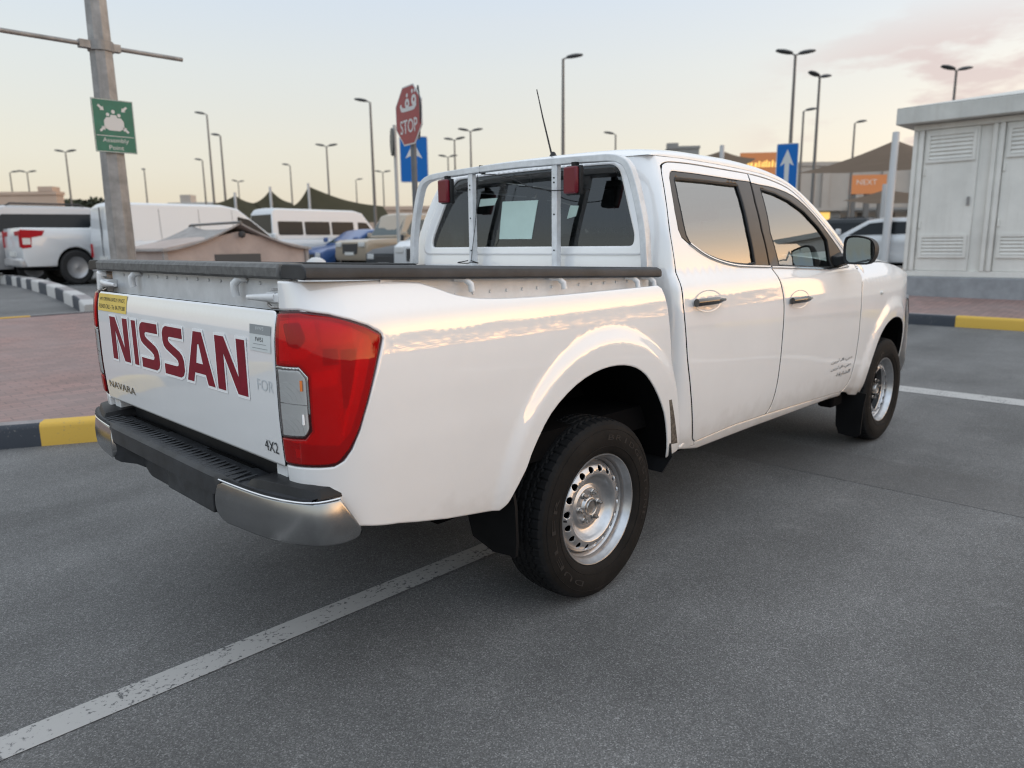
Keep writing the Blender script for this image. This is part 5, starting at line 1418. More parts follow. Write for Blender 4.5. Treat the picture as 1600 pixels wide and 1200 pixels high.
KINDS = {
 'suv': dict(L=4.85, W=1.92, low=[(0, .55), (0, 1.0), (.006, 1.15), (.72, 1.19), (.80, 1.13), (.96, 1.04), (.995, .92), (1, .5)], zb=.36, wh=(.20, .79), r=.385,
     cab=[(.006, 1.14), (.045, 1.72), (.07, 1.84), (.11, 1.89), (.50, 1.89), (.57, 1.83), (.735, 1.17)], win=[[(.045, 1.27), (.085, 1.71), (.545, 1.74), (.67, 1.25)]], rear=(0, 1), frontw=(5, 6), rails=True),
 'sedan': dict(L=4.7, W=1.82, low=[(0, .5), (0, .92), (.02, 1.0), (.2, 1.02), (.70, .98), (.78, .92), (.95, .80), (1, .68), (1, .35)], zb=.26, wh=(.20, .80), r=.325,
     cab=[(.12, 1.0), (.245, 1.36), (.32, 1.45), (.49, 1.45), (.56, 1.40), (.735, .96)], win=[[(.22, 1.06), (.29, 1.36), (.42, 1.38), (.42, 1.04)], [(.44, 1.04), (.44, 1.38), (.54, 1.35), (.66, 1.02)]], rear=(0, 1), frontw=(4, 5)),
 'van': dict(L=4.9, W=1.9, low=[(0, .5), (0, 1.08), (.80, 1.13), (.86, 1.05), (.98, .88), (1, .7), (1, .4)], zb=.33, wh=(.19, .80), r=.33,
     cab=[(0, 1.06), (.010, 1.88), (.03, 1.96), (.56, 1.96), (.64, 1.88), (.845, 1.10)], win=[[(.63, 1.18), (.63, 1.70), (.70, 1.62), (.81, 1.18)]], rear=None, frontw=(4, 5), seams=(.22, .42, .60)),
 'minibus': dict(L=5.2, W=1.9, low=[(0, .5), (0, 1.15), (.90, 1.16), (.97, .98), (1, .8), (1, .4)], zb=.30, wh=(.22, .80), r=.33,
     cab=[(0, 1.13), (.012, 2.12), (.035, 2.26), (.70, 2.24), (.77, 2.15), (.925, 1.15)], win=[[(.05, 1.32), (.05, 1.82), (.245, 1.82), (.245, 1.32)], [(.262, 1.32), (.262, 1.82), (.47, 1.82), (.47, 1.32)], [(.487, 1.32), (.487, 1.82), (.68, 1.82), (.68, 1.32)], [(.72, 1.28), (.72, 1.82), (.80, 1.80), (.88, 1.28)]], rear=(0, 1), frontw=(4, 5)),
 'pickup': dict(L=5.2, W=1.82, low=[(0, .6), (0, 1.10), (.006, 1.20), (.37, 1.20), (.72, 1.12), (.80, 1.07), (.97, .97), (1, .82), (1, .5)], zb=.40, wh=(.215, .79), r=.37,
     cab=[(.37, 1.15), (.39, 1.58), (.41, 1.70), (.56, 1.70), (.61, 1.64), (.735, 1.12)], win=[[(.405, 1.2), (.42, 1.58), (.49, 1.60), (.49, 1.2)], [(.505, 1.2), (.505, 1.60), (.57, 1.58), (.67, 1.2)]], rear=(0, 1), frontw=(4, 5)),
 'offroad': dict(L=4.6, W=1.86, low=[(0, .6), (0, 1.14), (.62, 1.18), (.70, 1.15), (.96, 1.09), (.99, 1.02), (1, .55)], zb=.42, wh=(.22, .80), r=.39,
     cab=[(0, 1.13), (.010, 1.84), (.03, 1.93), (.56, 1.93), (.60, 1.88), (.69, 1.17)], win=[[(.05, 1.24), (.06, 1.74), (.30, 1.76), (.30, 1.24)], [(.33, 1.24), (.33, 1.76), (.55, 1.76), (.64, 1.24)]], rear=(0, 1), frontw=(4, 5)),
}
def car(name, label, kind, cx, cy, head, m, cat, glass=None, group=None, lights=None):
    K = KINDS[kind]; L, Wd = K['L'], K['W']; glass = glass or CGLASS
    root = empty(name, (cx, cy, gz(cx, cy)), head); tag(root, label, cat, group)
    X = lambda t: t * L - L / 2
    zb = K['zb']; r = K['r'] + .055
    # lower body outline, wheel arches cut out
    o = [(X(a), z) for a, z in K['low']]
    bot = []
    for w in reversed(K['wh']):
        xc = X(w); zc = K['r']
        k = math.asin(min(1, max(-1, (zb - zc) / r)))
        a0, a1 = k, PI - k
        for i in range(11):
            a = a0 + (a1 - a0) * i / 10; bot.append((xc + r * math.cos(a), zc + r * math.sin(a)))
    out = o + [(X(.985), zb)] + bot + [(X(.015), zb)]
    ins = shrink(out, .045) ; 
    if area2(out) < 0: out = list(reversed(out))
    rings = [[Vector((x, y, z)) for x, z in q] for q, y in ((ins, -Wd / 2), (shrink(out, .012), -Wd / 2 + .02), (out, -Wd / 2 + .07), (out, Wd / 2 - .07), (shrink(out, .012), Wd / 2 - .02), (ins, Wd / 2))]
    mb = MB(); mb.loft(rings); body = mb.build('body', m, root, 40)
    mb = MB(); mb.box(X(.04), X(.96), -Wd / 2 + .12, Wd / 2 - .12, zb - .08, .75); mb.build('underbody', DARK, root, 30)
    c = K['cab']; zbelt = c[0][1]
    hw = lambda z: Wd / 2 - .035 - max(0, z - zbelt) * (.10 if kind in ('van', 'minibus') else .20)
    rings = [[Vector((X(a), s * hw(z), z)) for a, z in c] for s in (-1, 1)]
    # rounded shoulders at the roof
    mids = []
    zt = max(z for a, z in c)
    prof = [(-1, 0), (-.93, .022), (-.7, .045), (0, .06), (.7, .045), (.93, .022), (1, 0)]
    rings = [[Vector((X(a), s * hw(z) * 1.0, z + (h if z > zt - .12 else 0))) for a, z in c] for s, h in prof]
    mb = MB(); mb.loft(rings); mb.build('cabin', m, root, 38, bevel=.03, seg=3)
    for poly in K['win']:
        for s in (-1, 1):
            mb = MB(); pr = rounded([(X(a), z) for a, z in poly], .05, 3)
            mb.prism(pr, lambda x, z: Vector((x, s * (hw(z) + .008), z)), lambda x, z: Vector((x, s * (hw(z) - .03), z))); mb.build('window', glass, root, 30)
    for key, nm in (('frontw', 'windshield'), ('rear', 'rear_window')):
        if not K[key]: continue
        (a0, z0), (a1, z1) = c[K[key][0]], c[K[key][1]]
        p0, p1 = Vector((X(a0), 0, z0)), Vector((X(a1), 0, z1)); d = p1 - p0; n = Vector((d.z, 0, -d.x)).normalized()
        if n.z < -.2 or (key == 'frontw') != (n.x > 0): n = -n
        t0, t1 = (.06, .90) if key == 'frontw' else (.26, .95)
        q = [(t0, -1), (t0, 1), (t1, 1), (t1, -1)]; vs = []
        for off in (.010, -.02):
            for t, s in q:
                P = p0 + d * t; vs.append((P.x + n.x * off, s * (hw(P.z) - .06), P.z + n.z * off))
        mb = MB(); mb.add(vs, [(0, 1, 2, 3), (7, 6, 5, 4), (0, 4, 5, 1), (1, 5, 6, 2), (2, 6, 7, 3), (3, 7, 4, 0)]); mb.build(nm, glass, root, 30)
    zl = K['low'][-2][1] - .10
    zf = (K['low'][-1][1] + zl) / 2
    for s in (-1, 1):
        mb = MB(); mb.box(X(1) - .10, X(1) + .012, min(s * (Wd / 2 - .42), s * (Wd / 2 - .10)), max(s * (Wd / 2 - .42), s * (Wd / 2 - .10)), zl - .06, zl + .09); mb.build('headlight', HEADL, root, 30, bevel=.02)
        z0 = 1.12 if kind in ('suv', 'offroad') else 1.06 if kind == 'pickup' else (.95 if kind in ('van', 'minibus') else .85)
        mb = MB(); mb.box(X(0) - .012, X(0) + .12, min(s * (Wd / 2 - .16), s * (Wd / 2 - .015)), max(s * (Wd / 2 - .16), s * (Wd / 2 - .015)), z0 - .26, z0 + .08)
        if kind in ('suv', 'pickup'): mb.box(X(0) - .014, X(0) + .02, min(s * (Wd / 2 - .52), s * (Wd / 2 - .15)), max(s * (Wd / 2 - .52), s * (Wd / 2 - .15)), z0 - .02, z0 + .07)
        tl_ = mb.build('taillight', TAILR, root, 30, bevel=.012)
        if kind == 'pickup':
            mb = MB(); mb.prism([(X(0) + .01, z0 + .10), (X(0) + .50, z0 + .08), (X(0) + .44, z0 - .02), (X(0) + .22, z0 - .06), (X(0) + .20, z0 - .26), (X(0) + .01, z0 - .28)], lambda x, z: Vector((x, s * (Wd / 2 + .006), z)), lambda x, z: Vector((x, s * (Wd / 2 - .05), z))); mb.build('side_lens', TAILR, tl_, 30)
            mb = MB(); mb.box(X(0) + .03, X(0) + .19, min(s * (Wd / 2 - .02), s * (Wd / 2 + .010)), max(s * (Wd / 2 - .02), s * (Wd / 2 + .010)), z0 - .20, z0 - .07); mb.build('reverse_lens', HEADL, tl_, 30)
        if kind == 'suv':
            mb = MB(); mb.box(X(0) - .02, X(0) + .02, min(s * (Wd / 2 - .15), s * (Wd / 2 - .04)), max(s * (Wd / 2 - .15), s * (Wd / 2 - .04)), z0 - .20, z0 - .08); mb.build('reverse_lens', HEADL, tl_, 30)
        mb = MB(); xm = X(c[-1][0]) - .12; mb.box(xm - .05, xm + .05, min(s * (Wd / 2 - .02), s * (Wd / 2 + .19)), max(s * (Wd / 2 - .02), s * (Wd / 2 + .19)), zbelt + .04, zbelt + .21); mb.build('door_mirror', m if kind != 'minibus' else CTRIM, root, 30, bevel=.03)
        for w in K['wh']:
            wp = empty('wheel', (X(w), s * (Wd / 2 - .13), K['r']), 0, root)
            mb = MB(); R_ = K['r']; mb.lathe([(R_ * .62, -.10), (R_ * .9, -.115), (R_, -.08), (R_, .08), (R_ * .9, .115), (R_ * .62, .10), (R_ * .62, -.10)], 28); mb.build('tyre', TYRE2, wp, 35)
            mb = MB()
            for q in (-1, 1): mb.lathe([(R_ * .63, q * .10), (R_ * .58, q * .085), (R_ * .2, q * .06), (.001, q * .075)], 24)
            mb.build('rim', RIM2, wp, 35)
    mb = MB(); mb.box(X(1) - .06, X(1) + .016, -.42, .42, zf - .10, zl + .05); mb.build('grille', CTRIM, root, 30, bevel=.02)
    mb = MB(); mb.box(X(1) - .02, X(1) + .03, -.26, .26, zf - .14, zf - .04); mb.box(X(0) - .03, X(0) + .02, -.26, .26, .62, .72)
    mb2 = MB(); mb2.box(X(1) - .02, X(1) + .03, -.26, .26, zf - .14, zf - .04); mb2.build('number_plate', PLATE, root, 30)
    mb2 = MB(); mb2.box(X(0) - .03, X(0) + .02, -.26, .26, .62, .72); mb2.build('number_plate', PLATE, root, 30)
    mb = MB(); mb.box(X(0) - .05, X(0) + .14, -Wd / 2 + .05, Wd / 2 - .05, zb, .58); mb.build('bumper', m if kind in ('sedan', 'van') else CSILV, root, 30, bevel=.05, seg=3)
    if K.get('rails'):
        for s in (-1, 1):
            mb = MB(); mb.tube([(X(.12), s * .64, 1.93), (X(.14), s * .64, 1.985), (X(.46), s * .64, 1.985), (X(.49), s * .64, 1.93)], .022, 8); mb.build('roof_rail', CTRIM, root, 40)
    if K.get('seams'):
        mb = MB()
        for t in K['seams']:
            for s in (-1, 1): mb.add([(X(t), s * (Wd / 2 + .002), .45), (X(t) + .014, s * (Wd / 2 + .002), .45), (X(t) + .014, s * (Wd / 2 + .002), 1.06), (X(t), s * (Wd / 2 + .002), 1.06)], [(0, 1, 2, 3)]); mb.add([(X(t), s * (hw(1.1) + .004), 1.1), (X(t) + .014, s * (hw(1.1) + .004), 1.1), (X(t) + .014, s * (hw(1.86) + .004), 1.86), (X(t), s * (hw(1.86) + .004), 1.86)], [(0, 1, 2, 3)])
        mb.build('panel_seams', mat('seam_grey', (.25, .25, .26), .6), body, 30)
        mb = MB(); mb.box(X(0) - .012, X(0) + .01, -.012, .012, .55, 1.9); mb.build('rear_door_joint', CTRIM, body, 30)
    return root
car('cargo_van', 'long white cargo van with blank sides, behind the green sign pole', 'van', 6.38, 17.55, 0, CWHITE, 'van')
sv_ = car('parked_suv', 'silver SUV with a dark window band and roof rails, behind the white pickup', 'suv', 4.75, 22.05, 0, CSILV, 'SUV'); sv_.scale = (1.06, 1.06, 1.08)
pk_ = car('parked_pickup', 'white pickup with red tail lamps, parked left of the white cargo van', 'pickup', 5.25, 19.75, 0, CWHITE, 'pickup'); pk_.scale = (1.06, 1.0, 1.20)
car('passenger_minibus', 'white high-roofed minibus with a dark window band, under the dark shade tents', 'minibus', 13.95, 23.95, 0, CWHITE, 'minibus')
car('parked_car', 'blue saloon car between the white minibus and the beige off-roader', 'sedan', 14.05, 21.25, PI, CBLUE, 'car', CGLASS2)
car('off_road_car', 'beige boxy off-roader facing the camera, left of the stop sign post', 'offroad', 14.1, 18.75, PI, CBEIGE, 'SUV', CGLASS2)
car('parked_car', 'charcoal saloon car in front of the beige off-roader', 'sedan', 12.5, 14.55, PI, CDARK, 'car', CGLASS2)
car('parked_car', 'white SUV nose showing through the left leg of the pickup rack', 'suv', 11.3, 11.45, PI, CWHITE, 'SUV', CGLASS2)
car('parked_car', 'white saloon car beside the white substation cabin', 'sedan', 20.75, 4.9, PI / 2, CWHITE, 'car')
car('parked_suv', 'dark SUV far behind the pickup windshield, under the market building', 'suv', 37.5, 13.0, PI / 2, CDARK, 'SUV')
car('parked_suv', 'pale SUV at the left edge, beyond the black and white kerb', 'suv', .2, 27.5, PI / 2, CSILV, 'SUV')

# ---- pole with the green assembly point sign
P0 = (.515, 5.70)
pr = empty('sign_pole', (P0[0], P0[1], .15)); tag(pr, 'thick grey octagonal pole carrying a green assembly point sign and a crossbar', 'pole')
mb = MB(); mb.cyl((0, 0, -.02), (0, 0, 9.0), .138, .045, 8); mb.build('shaft', GALV, pr, 30)
mb = MB(); mb.box(-.24, .24, -.24, .24, -.02, .02)
for a in (-1, 1):
    for b in (-1, 1): mb.cyl((a * .18, b * .18, .02), (a * .18, b * .18, .07), .018, None, 8)
mb.build('base_plate', GALV, pr, 30)
mb = MB(); mb.tube([(-.06, -.122, 1.0), (.02, -.130, 1.03), (.10, -.10, 1.07)], .006, 6); mb.build('cable_tie', CTRIM, pr, 40)
sg = empty('assembly_sign', (0, 0, 0), 0, pr)
mb = MB(); mb.box(-.185, .195, -.132, -.125, 2.150, 2.650); mb.build('sign_plate', SGREEN, sg, 30)
SF = frame((.005, -.1335, 2.40), (1, 0, 0), (0, 0, 1)) @ Matrix.Diagonal((.79, .845, 1, 1))
flat('sign_border', [[(-.236, -.292), (.236, -.292), (.236, .292), (-.236, .292)], [(-.230, -.286), (-.230, .286), (.230, .286), (.230, -.286)]], SF, SWHITE, sg)
flat('sign_rule', [[(-.215, -.115), (.215, -.115), (.215, -.108), (-.215, -.108)]], SF, SWHITE, sg)
text('sign_lettering', 'Assembly', SF @ Matrix.Translation((0, -.165, .0005)), .30, .062, SWHITE, sg)
text('sign_lettering', 'Point', SF @ Matrix.Translation((0, -.240, .0005)), .17, .050, SWHITE, sg)
def arrowpoly(cx, cy, ang, L=.085, w=.026):
    q = [(-L / 2, -w / 2), (L * .05, -w / 2), (L * .05, -w * 1.15), (L / 2, 0), (L * .05, w * 1.15), (L * .05, w / 2), (-L / 2, w / 2)]
    c, s = math.cos(ang), math.sin(ang); return [(cx + c * x - s * y, cy + s * x + c * y) for x, y in q]
for (cx, cy) in ((-.135, .195), (.13, .195), (-.135, -.035), (.13, -.035)):
    flat('sign_arrow', [arrowpoly(cx, cy, math.atan2(.08 - cy, -cx))], SF, SWHITE, sg)
ppl = []
for px, py, sc in ((-.065, .07, 1.), (.0, .10, 1.1), (.065, .07, 1.)):
    ppl.append([(px + .020 * sc * math.cos(a), py + .055 * sc + .020 * sc * math.sin(a)) for a in lin(0, 2 * PI, 13)[:-1]])
ppl_body = [(-.115, -.02), (-.115, .055), (-.085, .095), (-.045, .095), (-.03, .125), (.03, .125), (.045, .095), (.085, .095), (.115, .055), (.115, -.02), (.06, -.05), (-.06, -.05)]
flat('sign_people', [ppl_body], SF, SWHITE, sg)
for q in ppl: flat('sign_head', [q], SF @ Matrix.Translation((0, 0, .0003)), SWHITE, sg)
cb = MB(); cb.tube([(-1.55, -.02, 3.155), (.78, -.02, 3.155)], .022, 10); c1 = cb.build('crossbar', GALV, pr, 40)
cb = MB(); cb.lathe([(.104, -.05), (.118, -.045), (.118, .045), (.104, .05)], 16, (0, 0, 3.155), 'z'); cb.box(-.20, -.10, -.055, .02, 3.12, 3.19); cb.box(.10, .17, -.055, .02, 3.12, 3.19); cb.build('crossbar_clamp', GALV, c1, 30)

# ---- stop sign
sx, sy = 3.98, 5.33
sr = empty('stop_sign', (sx, sy, .15), math.radians(-11)); tag(sr, 'red octagonal stop sign in Arabic and English on a grey post', 'road sign')
mb = MB(); mb.cyl((.055, 0, -.1), (.055, 0, 3.2), .038, None, 14); mb.build('post', mat('sign_post_grey', (.115, .125, .14), .5, metal=.3, var=.15), sr, 40)
so_ = empty('stop_plate', (0, 0, 0), 0, sr)
octo = lambda r: [(r * math.cos(PI / 8 + k * PI / 4), r * math.sin(PI / 8 + k * PI / 4)) for k in range(8)]
mb = MB(); mb.prism(octo(.392), lambda a, b: Vector((0, a, 2.845 + b)), lambda a, b: Vector((.012, a, 2.845 + b))); mb.build('plate', SWHITE, so_, 30)
F = frame((-.0015, 0, 2.845), (0, -1, 0), (0, 0, 1))
flat('red_field', [octo(.374)], F, SRED, so_)
text('stop_lettering', 'STOP', F @ Matrix.Translation((0, -.13, .001)), .48, .17, SWHITE, so_, offset=.008)
ringp = lambda cx, cy, r: [(cx + r * math.cos(a), cy + r * math.sin(a)) for a in lin(0, 2 * PI, 25)[:-1]]
AF = F @ Matrix.Translation((0, .03, .001))
flat('arabic_base', [spline([(-.235, .115), (-.205, .05), (-.16, .028), (.0, .022), (.13, .022), (.19, .035), (.215, .08), (.17, .085), (.13, .072), (.0, .070), (-.13, .075), (-.175, .10), (-.185, .13)], 3)], AF, SWHITE, so_)
flat('arabic_head', [ringp(-.02, .115, .062), ringp(-.02, .118, .022)], AF @ Matrix.Translation((0, 0, .0004)), SWHITE, so_)
flat('arabic_head', [ringp(.165, .135, .068), ringp(.165, .14, .024)], AF @ Matrix.Translation((0, 0, .0004)), SWHITE, so_)
flat('arabic_stem', [[(.180, .05), (.226, .05), (.233, .14), (.195, .14)]], AF @ Matrix.Translation((0, 0, .0008)), SWHITE, so_)
for dx, dy in ((-.02, .215), (.125, .245), (.20, .245)): flat('arabic_dot', [ringp(dx, dy, .025)], AF, SWHITE, so_)
mb = MB(); mb.lathe([(.0, -.006), (.33, -.006), (.33, .006), (.0, .006)], 40, (0, 0, 0), 'x', caps=False)
bk = mb.build('back_plate', SIGNBACK, sr, 40); bk.location = (.115, -.055, 2.88); bk.rotation_euler = (0, 0, math.radians(-24))
mb = MB(); mb.box(.02, .13, -.02, .02, 2.70, 2.74); mb.box(.02, .13, -.02, .02, 3.0, 3.04); mb.build('bracket', SIGNBACK, sr, 30)

def arrow_sign(x, y, z0, z1, w, rz, label, group=None):
    r = empty('arrow_sign', (x, y, gz(x, y) + .15), rz); tag(r, label, 'road sign', group)
    b = gz(x, y) + .15; zc = (z0 + z1) / 2 - b; h = z1 - z0
    mb = MB(); mb.cyl((0, .03, -.1), (0, .03, z1 - b - .05), .035, None, 12); mb.build('post', GALV, r, 40)
    mb = MB(); mb.prism(rounded([(-w / 2, -h / 2), (w / 2, -h / 2), (w / 2, h / 2), (-w / 2, h / 2)], .04), lambda a, c: Vector((a, -.012, zc + c)), lambda a, c: Vector((a, 0, zc + c))); mb.build('sign_plate', SWHITE, r, 30)
    F = frame((0, -.0135, zc), (1, 0, 0), (0, 0, 1))
    flat('blue_field', [rounded([(-w / 2 + .018, -h / 2 + .018), (w / 2 - .018, -h / 2 + .018), (w / 2 - .018, h / 2 - .018), (-w / 2 + .018, h / 2 - .018)], .03)], F, SBLUE, r)
    flat('white_arrow', [[(-.05, -h * .38), (.05, -h * .38), (.05, h * .08), (.15, h * .02), (.0, h * .38), (-.15, h * .02), (-.05, h * .08)]], F @ Matrix.Translation((0, 0, .001)), SWHITE, r)
    return r
arrow_sign(6.28, 8.16, 2.45, 3.24, .50, math.radians(-42), 'blue one-way arrow sign partly hidden behind the red stop sign')
arrow_sign(14.9, 5.29, 2.50, 3.55, .48, math.radians(-68), 'blue one-way arrow sign above the pickup roofline, beside the brown canopy')
r = empty('round_sign', (10.53, 14.34, gz(10.53, 14.34))); tag(r, 'round sign seen edge-on upon a pale post, just left of the stop sign', 'road sign')
mb = MB(); mb.cyl((0, 0, -.1), (0, 0, 4.1), .05, None, 12); mb.build('post', mat('pale_post', (.40, .40, .39), .5), r, 40)
mb = MB(); mb.lathe([(0, -.02), (.36, -.02), (.36, .02), (0, .02)], 32, (0, 0, 0), 'x'); o = mb.build('disc', SIGNBACK, r, 40); o.location = (-.10, 0, 3.65); o.rotation_euler = (0, 0, math.radians(-30))

# ---- street lamps
def lamp_post(x, y, top, kind, ang, label, grp, thin=1.0):
    z0 = gz(x, y); H = top - z0
    r = empty('street_lamp', (x, y, z0), ang); tag(r, label, 'street lamp', grp)
    mb = MB(); mb.cyl((0, 0, 0), (0, 0, H - .12), .125 * thin, .065 * thin, 10)
    mb.cyl((0, 0, 0), (0, 0, .9), .14 * thin, .14 * thin, 10); mb.build('pole', POLEG, r, 40)
    sides = (1, -1) if kind == 'twin' else (1,)
    for s in sides:
        mb = MB(); mb.tube([(0, 0, H - .3), (s * .03, 0, H - .12), (s * .22, 0, H - .04)], .04, 8); mb.build('arm', POLEG, r, 40)
        mb = MB(); rg = []
        for t, w, h in ((0, .07, .04), (.05, .17, .085), (.30, .22, .125), (.6, .22, .125), (.92, .16, .08), (1.0, .06, .03)):
            xx = s * (.16 + .85 * t); zz = H - .05 + .13 * t
            rg.append([Vector((xx, w * math.cos(a), zz + h * math.sin(a) * (1 if math.sin(a) > 0 else .55))) for a in lin(0, 2 * PI, 13)[:-1]])
        mb.loft(rg); mb.build('lamp_head', HEADG, r, 50)
    return r
RT_ = math.atan2(-.7135, .7005)      # picture-right on the ground
GL = 'street lamps of the car park'
LAMPS = [
 (20.11, 78.56, 10.45, 'twin', .05, 'twin-headed street lamp over the dark treeline, left of the green sign'),
 (26.51, 61.6, 12.46, 'one', PI, 'tallest single street lamp over the white cargo van'),
 (26.3, 58.94, 10.45, 'one', PI - .5, 'shorter street lamp just right of the tallest one over the cargo van'),
 (31.64, 91.16, 10.45, 'one', PI - 1., 'faint distant street lamp just right of the green sign pole'),
 (32.66, 77.37, 10.45, 'one', PI - .4, 'small distant street lamp close to the left of the tallest one over the van'),
 (22.3, 102.45, 10.45, 'twin', 0.3, 'small distant twin street lamp above the peach building'),
 (20.79, 103.61, 10.45, 'one', 0.9, 'small single street lamp above the peach building, at the left edge'),
 (42.2, 76.25, 10.45, 'one', PI - .3, 'distant street lamp above the valley between two dark shade tents'),
 (36.51, 59.32, 10.45, 'twin', .08, 'twin-headed street lamp above the tallest dark shade tent'),
 (27.02, 38.72, 10.46, 'one', PI, 'near tall single street lamp left of the red stop sign'),
 (55.25, 76.58, 10.45, 'twin', .1, 'distant twin street lamp just right of the near tall single one'),
 (40.26, 43.71, 10.45, 'twin', .1, 'tallest of three twin street lamps above the left corner of the rack'),
 (42.7, 48.48, 10.45, 'twin', -.35, 'middle of three twin street lamps above the left corner of the rack'),
 (50.79, 58.77, 10.46, 'twin', .1, 'lowest and farthest of three twin street lamps above the rack corner'),
 (27.49, 22.87, 10.45, 'one', .15, 'tall single street lamp rising behind the pickup aerial'),
 (50.83, 36.98, 10.45, 'one', PI, 'distant street lamp peeping over the pickup roof edge'),
 (35.4, 14.56, 10.45, 'twin', .08, 'large twin-headed street lamp above the blue arrow sign'),
 (41.55, 15.87, 10.46, 'twin', 0.62, 'twin street lamp turned edgeways, right of the largest one'),
 (51.72, 21.15, 10.45, 'one', .2, 'single street lamp between two twin lamps, above the blue arrow sign'),
 (60.28, 20.73, 10.45, 'one', .2, 'single street lamp above the slope of the big brown canopy'),
 (45.48, 10.0, 10.46, 'twin', .25, 'twin street lamp standing over the roof of the white cabin'),
 (47.62, 100.55, 10.45, 'twin', 1.0, 'tiny far twin lamp over the first dark shade tent'),
 (58.87, 87.99, 10.45, 'one', 0.5, 'tiny far lamp right of the tallest dark shade tent'),
]
for x, y, t, k, a, lb in LAMPS: lamp_post(x, y, t, k, RT_ + a, lb, GL)

# ---- shade canopies
def cloth(name, c, tr):
    m = mat(name, c, .9, var=.18, vscale=.8); n = m.node_tree.nodes; l = m.node_tree.links; b = n['Principled BSDF']; o = n['Material Output']
    t = n.new('ShaderNodeBsdfTranslucent'); t.inputs[0].default_value = tuple(tr) + (1,); a = n.new('ShaderNodeAddShader')
    l.new(b.outputs[0], a.inputs[0]); l.new(t.outputs[0], a.inputs[1]); l.new(a.outputs[0], o.inputs[0]); return m
FAB = cloth('shade_fabric', (.075, .068, .045), (.050, .046, .030))
FABB = cloth('shade_fabric_brown', (.15, .115, .09), (.11, .085, .065))
CPOST = mat('canopy_post', (.50, .51, .52), .5)
def canopy(name, label, peak, lowl, lowr, back, m, cat='canopy', grp=None, postbase=None, bl=None, br=None):
    pk = Vector(peak); base = gz(pk.x, pk.y)
    r = empty(name, (pk.x, pk.y, base)); tag(r, label, cat, grp)
    O = Vector((pk.x, pk.y, base)); L_, R_, B = Vector(lowl) - O, Vector(lowr) - O, Vector(back) - O; K_ = pk - O - Vector((0, 0, .12))
    BL = (Vector(bl) - O) if bl else (L_ + B - K_ * .0) * .5; BR = (Vector(br) - O) if br else (R_ + B) * .5
    # sagging fabric: fan of ribs from the low corners and the back edge to the peak
    rim = [L_, BL, B, BR, R_]
    n = 10; m_ = len(rim); vs = []; fs = []
    dense = []
    for a, b in zip(rim, rim[1:]):
        for k in range(5): dense.append(a.lerp(b, k / 5))
    dense.append(rim[-1])
    for q in dense:
        for k in range(n + 1):
            t = k / n; P = K_.lerp(q, t); P.z -= 0.42 * math.sin(PI * t) * (K_.z - q.z) * .45; vs.append(P)
    w = n + 1
    for i in range(len(dense) - 1):
        for k in range(n): fs.append((i * w + k, i * w + k + 1, (i + 1) * w + k + 1, (i + 1) * w + k))
    nv = len(vs); vs2 = vs + [v + Vector((0, 0, -.03)) for v in vs]; fs2 = fs + [tuple(i + nv for i in reversed(f)) for f in fs]
    mb = MB(); mb.add(vs, fs); mb.build('fabric', m, r, 60)
    mb = MB(); pb = Vector(postbase) - O if postbase else Vector((0, 0, 0)); mb.cyl(pb, K_ + Vector((0, 0, .2)), .11, .09, 12); mb.build('post', CPOST, r, 40)
    return r
pr_ = Vector((.70, -.7135, 0)); fw_ = Vector((.71, .70, 0))
def tent(px, py, pz, wl, wr, lowz, lab):
    P = Vector((px, py, pz)); a = P - pr_ * wl; b = P + pr_ * wr; c = P + fw_ * 5.5
    canopy('shade_tent', lab, P, (a.x, a.y, lowz), (b.x, b.y, lowz), (c.x, c.y, lowz - 1.0), FAB, 'canopy', 'dark shade tents over the car park', bl=tuple((a + fw_ * 4)[:2]) + (lowz - .9,), br=tuple((b + fw_ * 4)[:2]) + (lowz - .9,))
tent(21.45, 46.98, 4.9, 1.6, 1.25, 4.25, 'smallest and leftmost of the three dark shade tents')
tent(23.19, 45.33, 5.25, 1.25, 1.35, 4.25, 'dark shade tent in the middle of three, over the minibus rear')
tent(25.03, 43.48, 5.45, 1.35, 5.0, 3.95, 'largest dark shade tent with a long slope towards the stop sign')
canopy('shade_tent', 'small dark tent peak just above the pickup roof, right of the grey tower', (24.29, 12.18, 4.85), (23.7, 13.6, 4.45), (24.95, 11.1, 4.4), (29, 15, 4.0), FABB, 'canopy')
canopy('shade_canopy', 'big brown shade canopy on a white post beside the white cabin', (20.08, 4.64, 4.12), (22.1, 8.24, 3.50), (21.0, 2.2, 3.15), (26.4, 5.2, 3.68), FABB, 'canopy', None, (19.55, 4.52, .45), bl=(24.0, 7.4, 3.55), br=(24.5, 2.5, 3.3))
canopy('shade_canopy', 'smaller brown canopy lower down behind the big canopy post', (27.3, 7.2, 3.25), (29.4, 9.5, 2.92), (28.5, 5.0, 2.85), (32, 7.5, 2.8), FABB, 'canopy', bl=(31, 9, 2.82), br=(31, 5.5, 2.8))

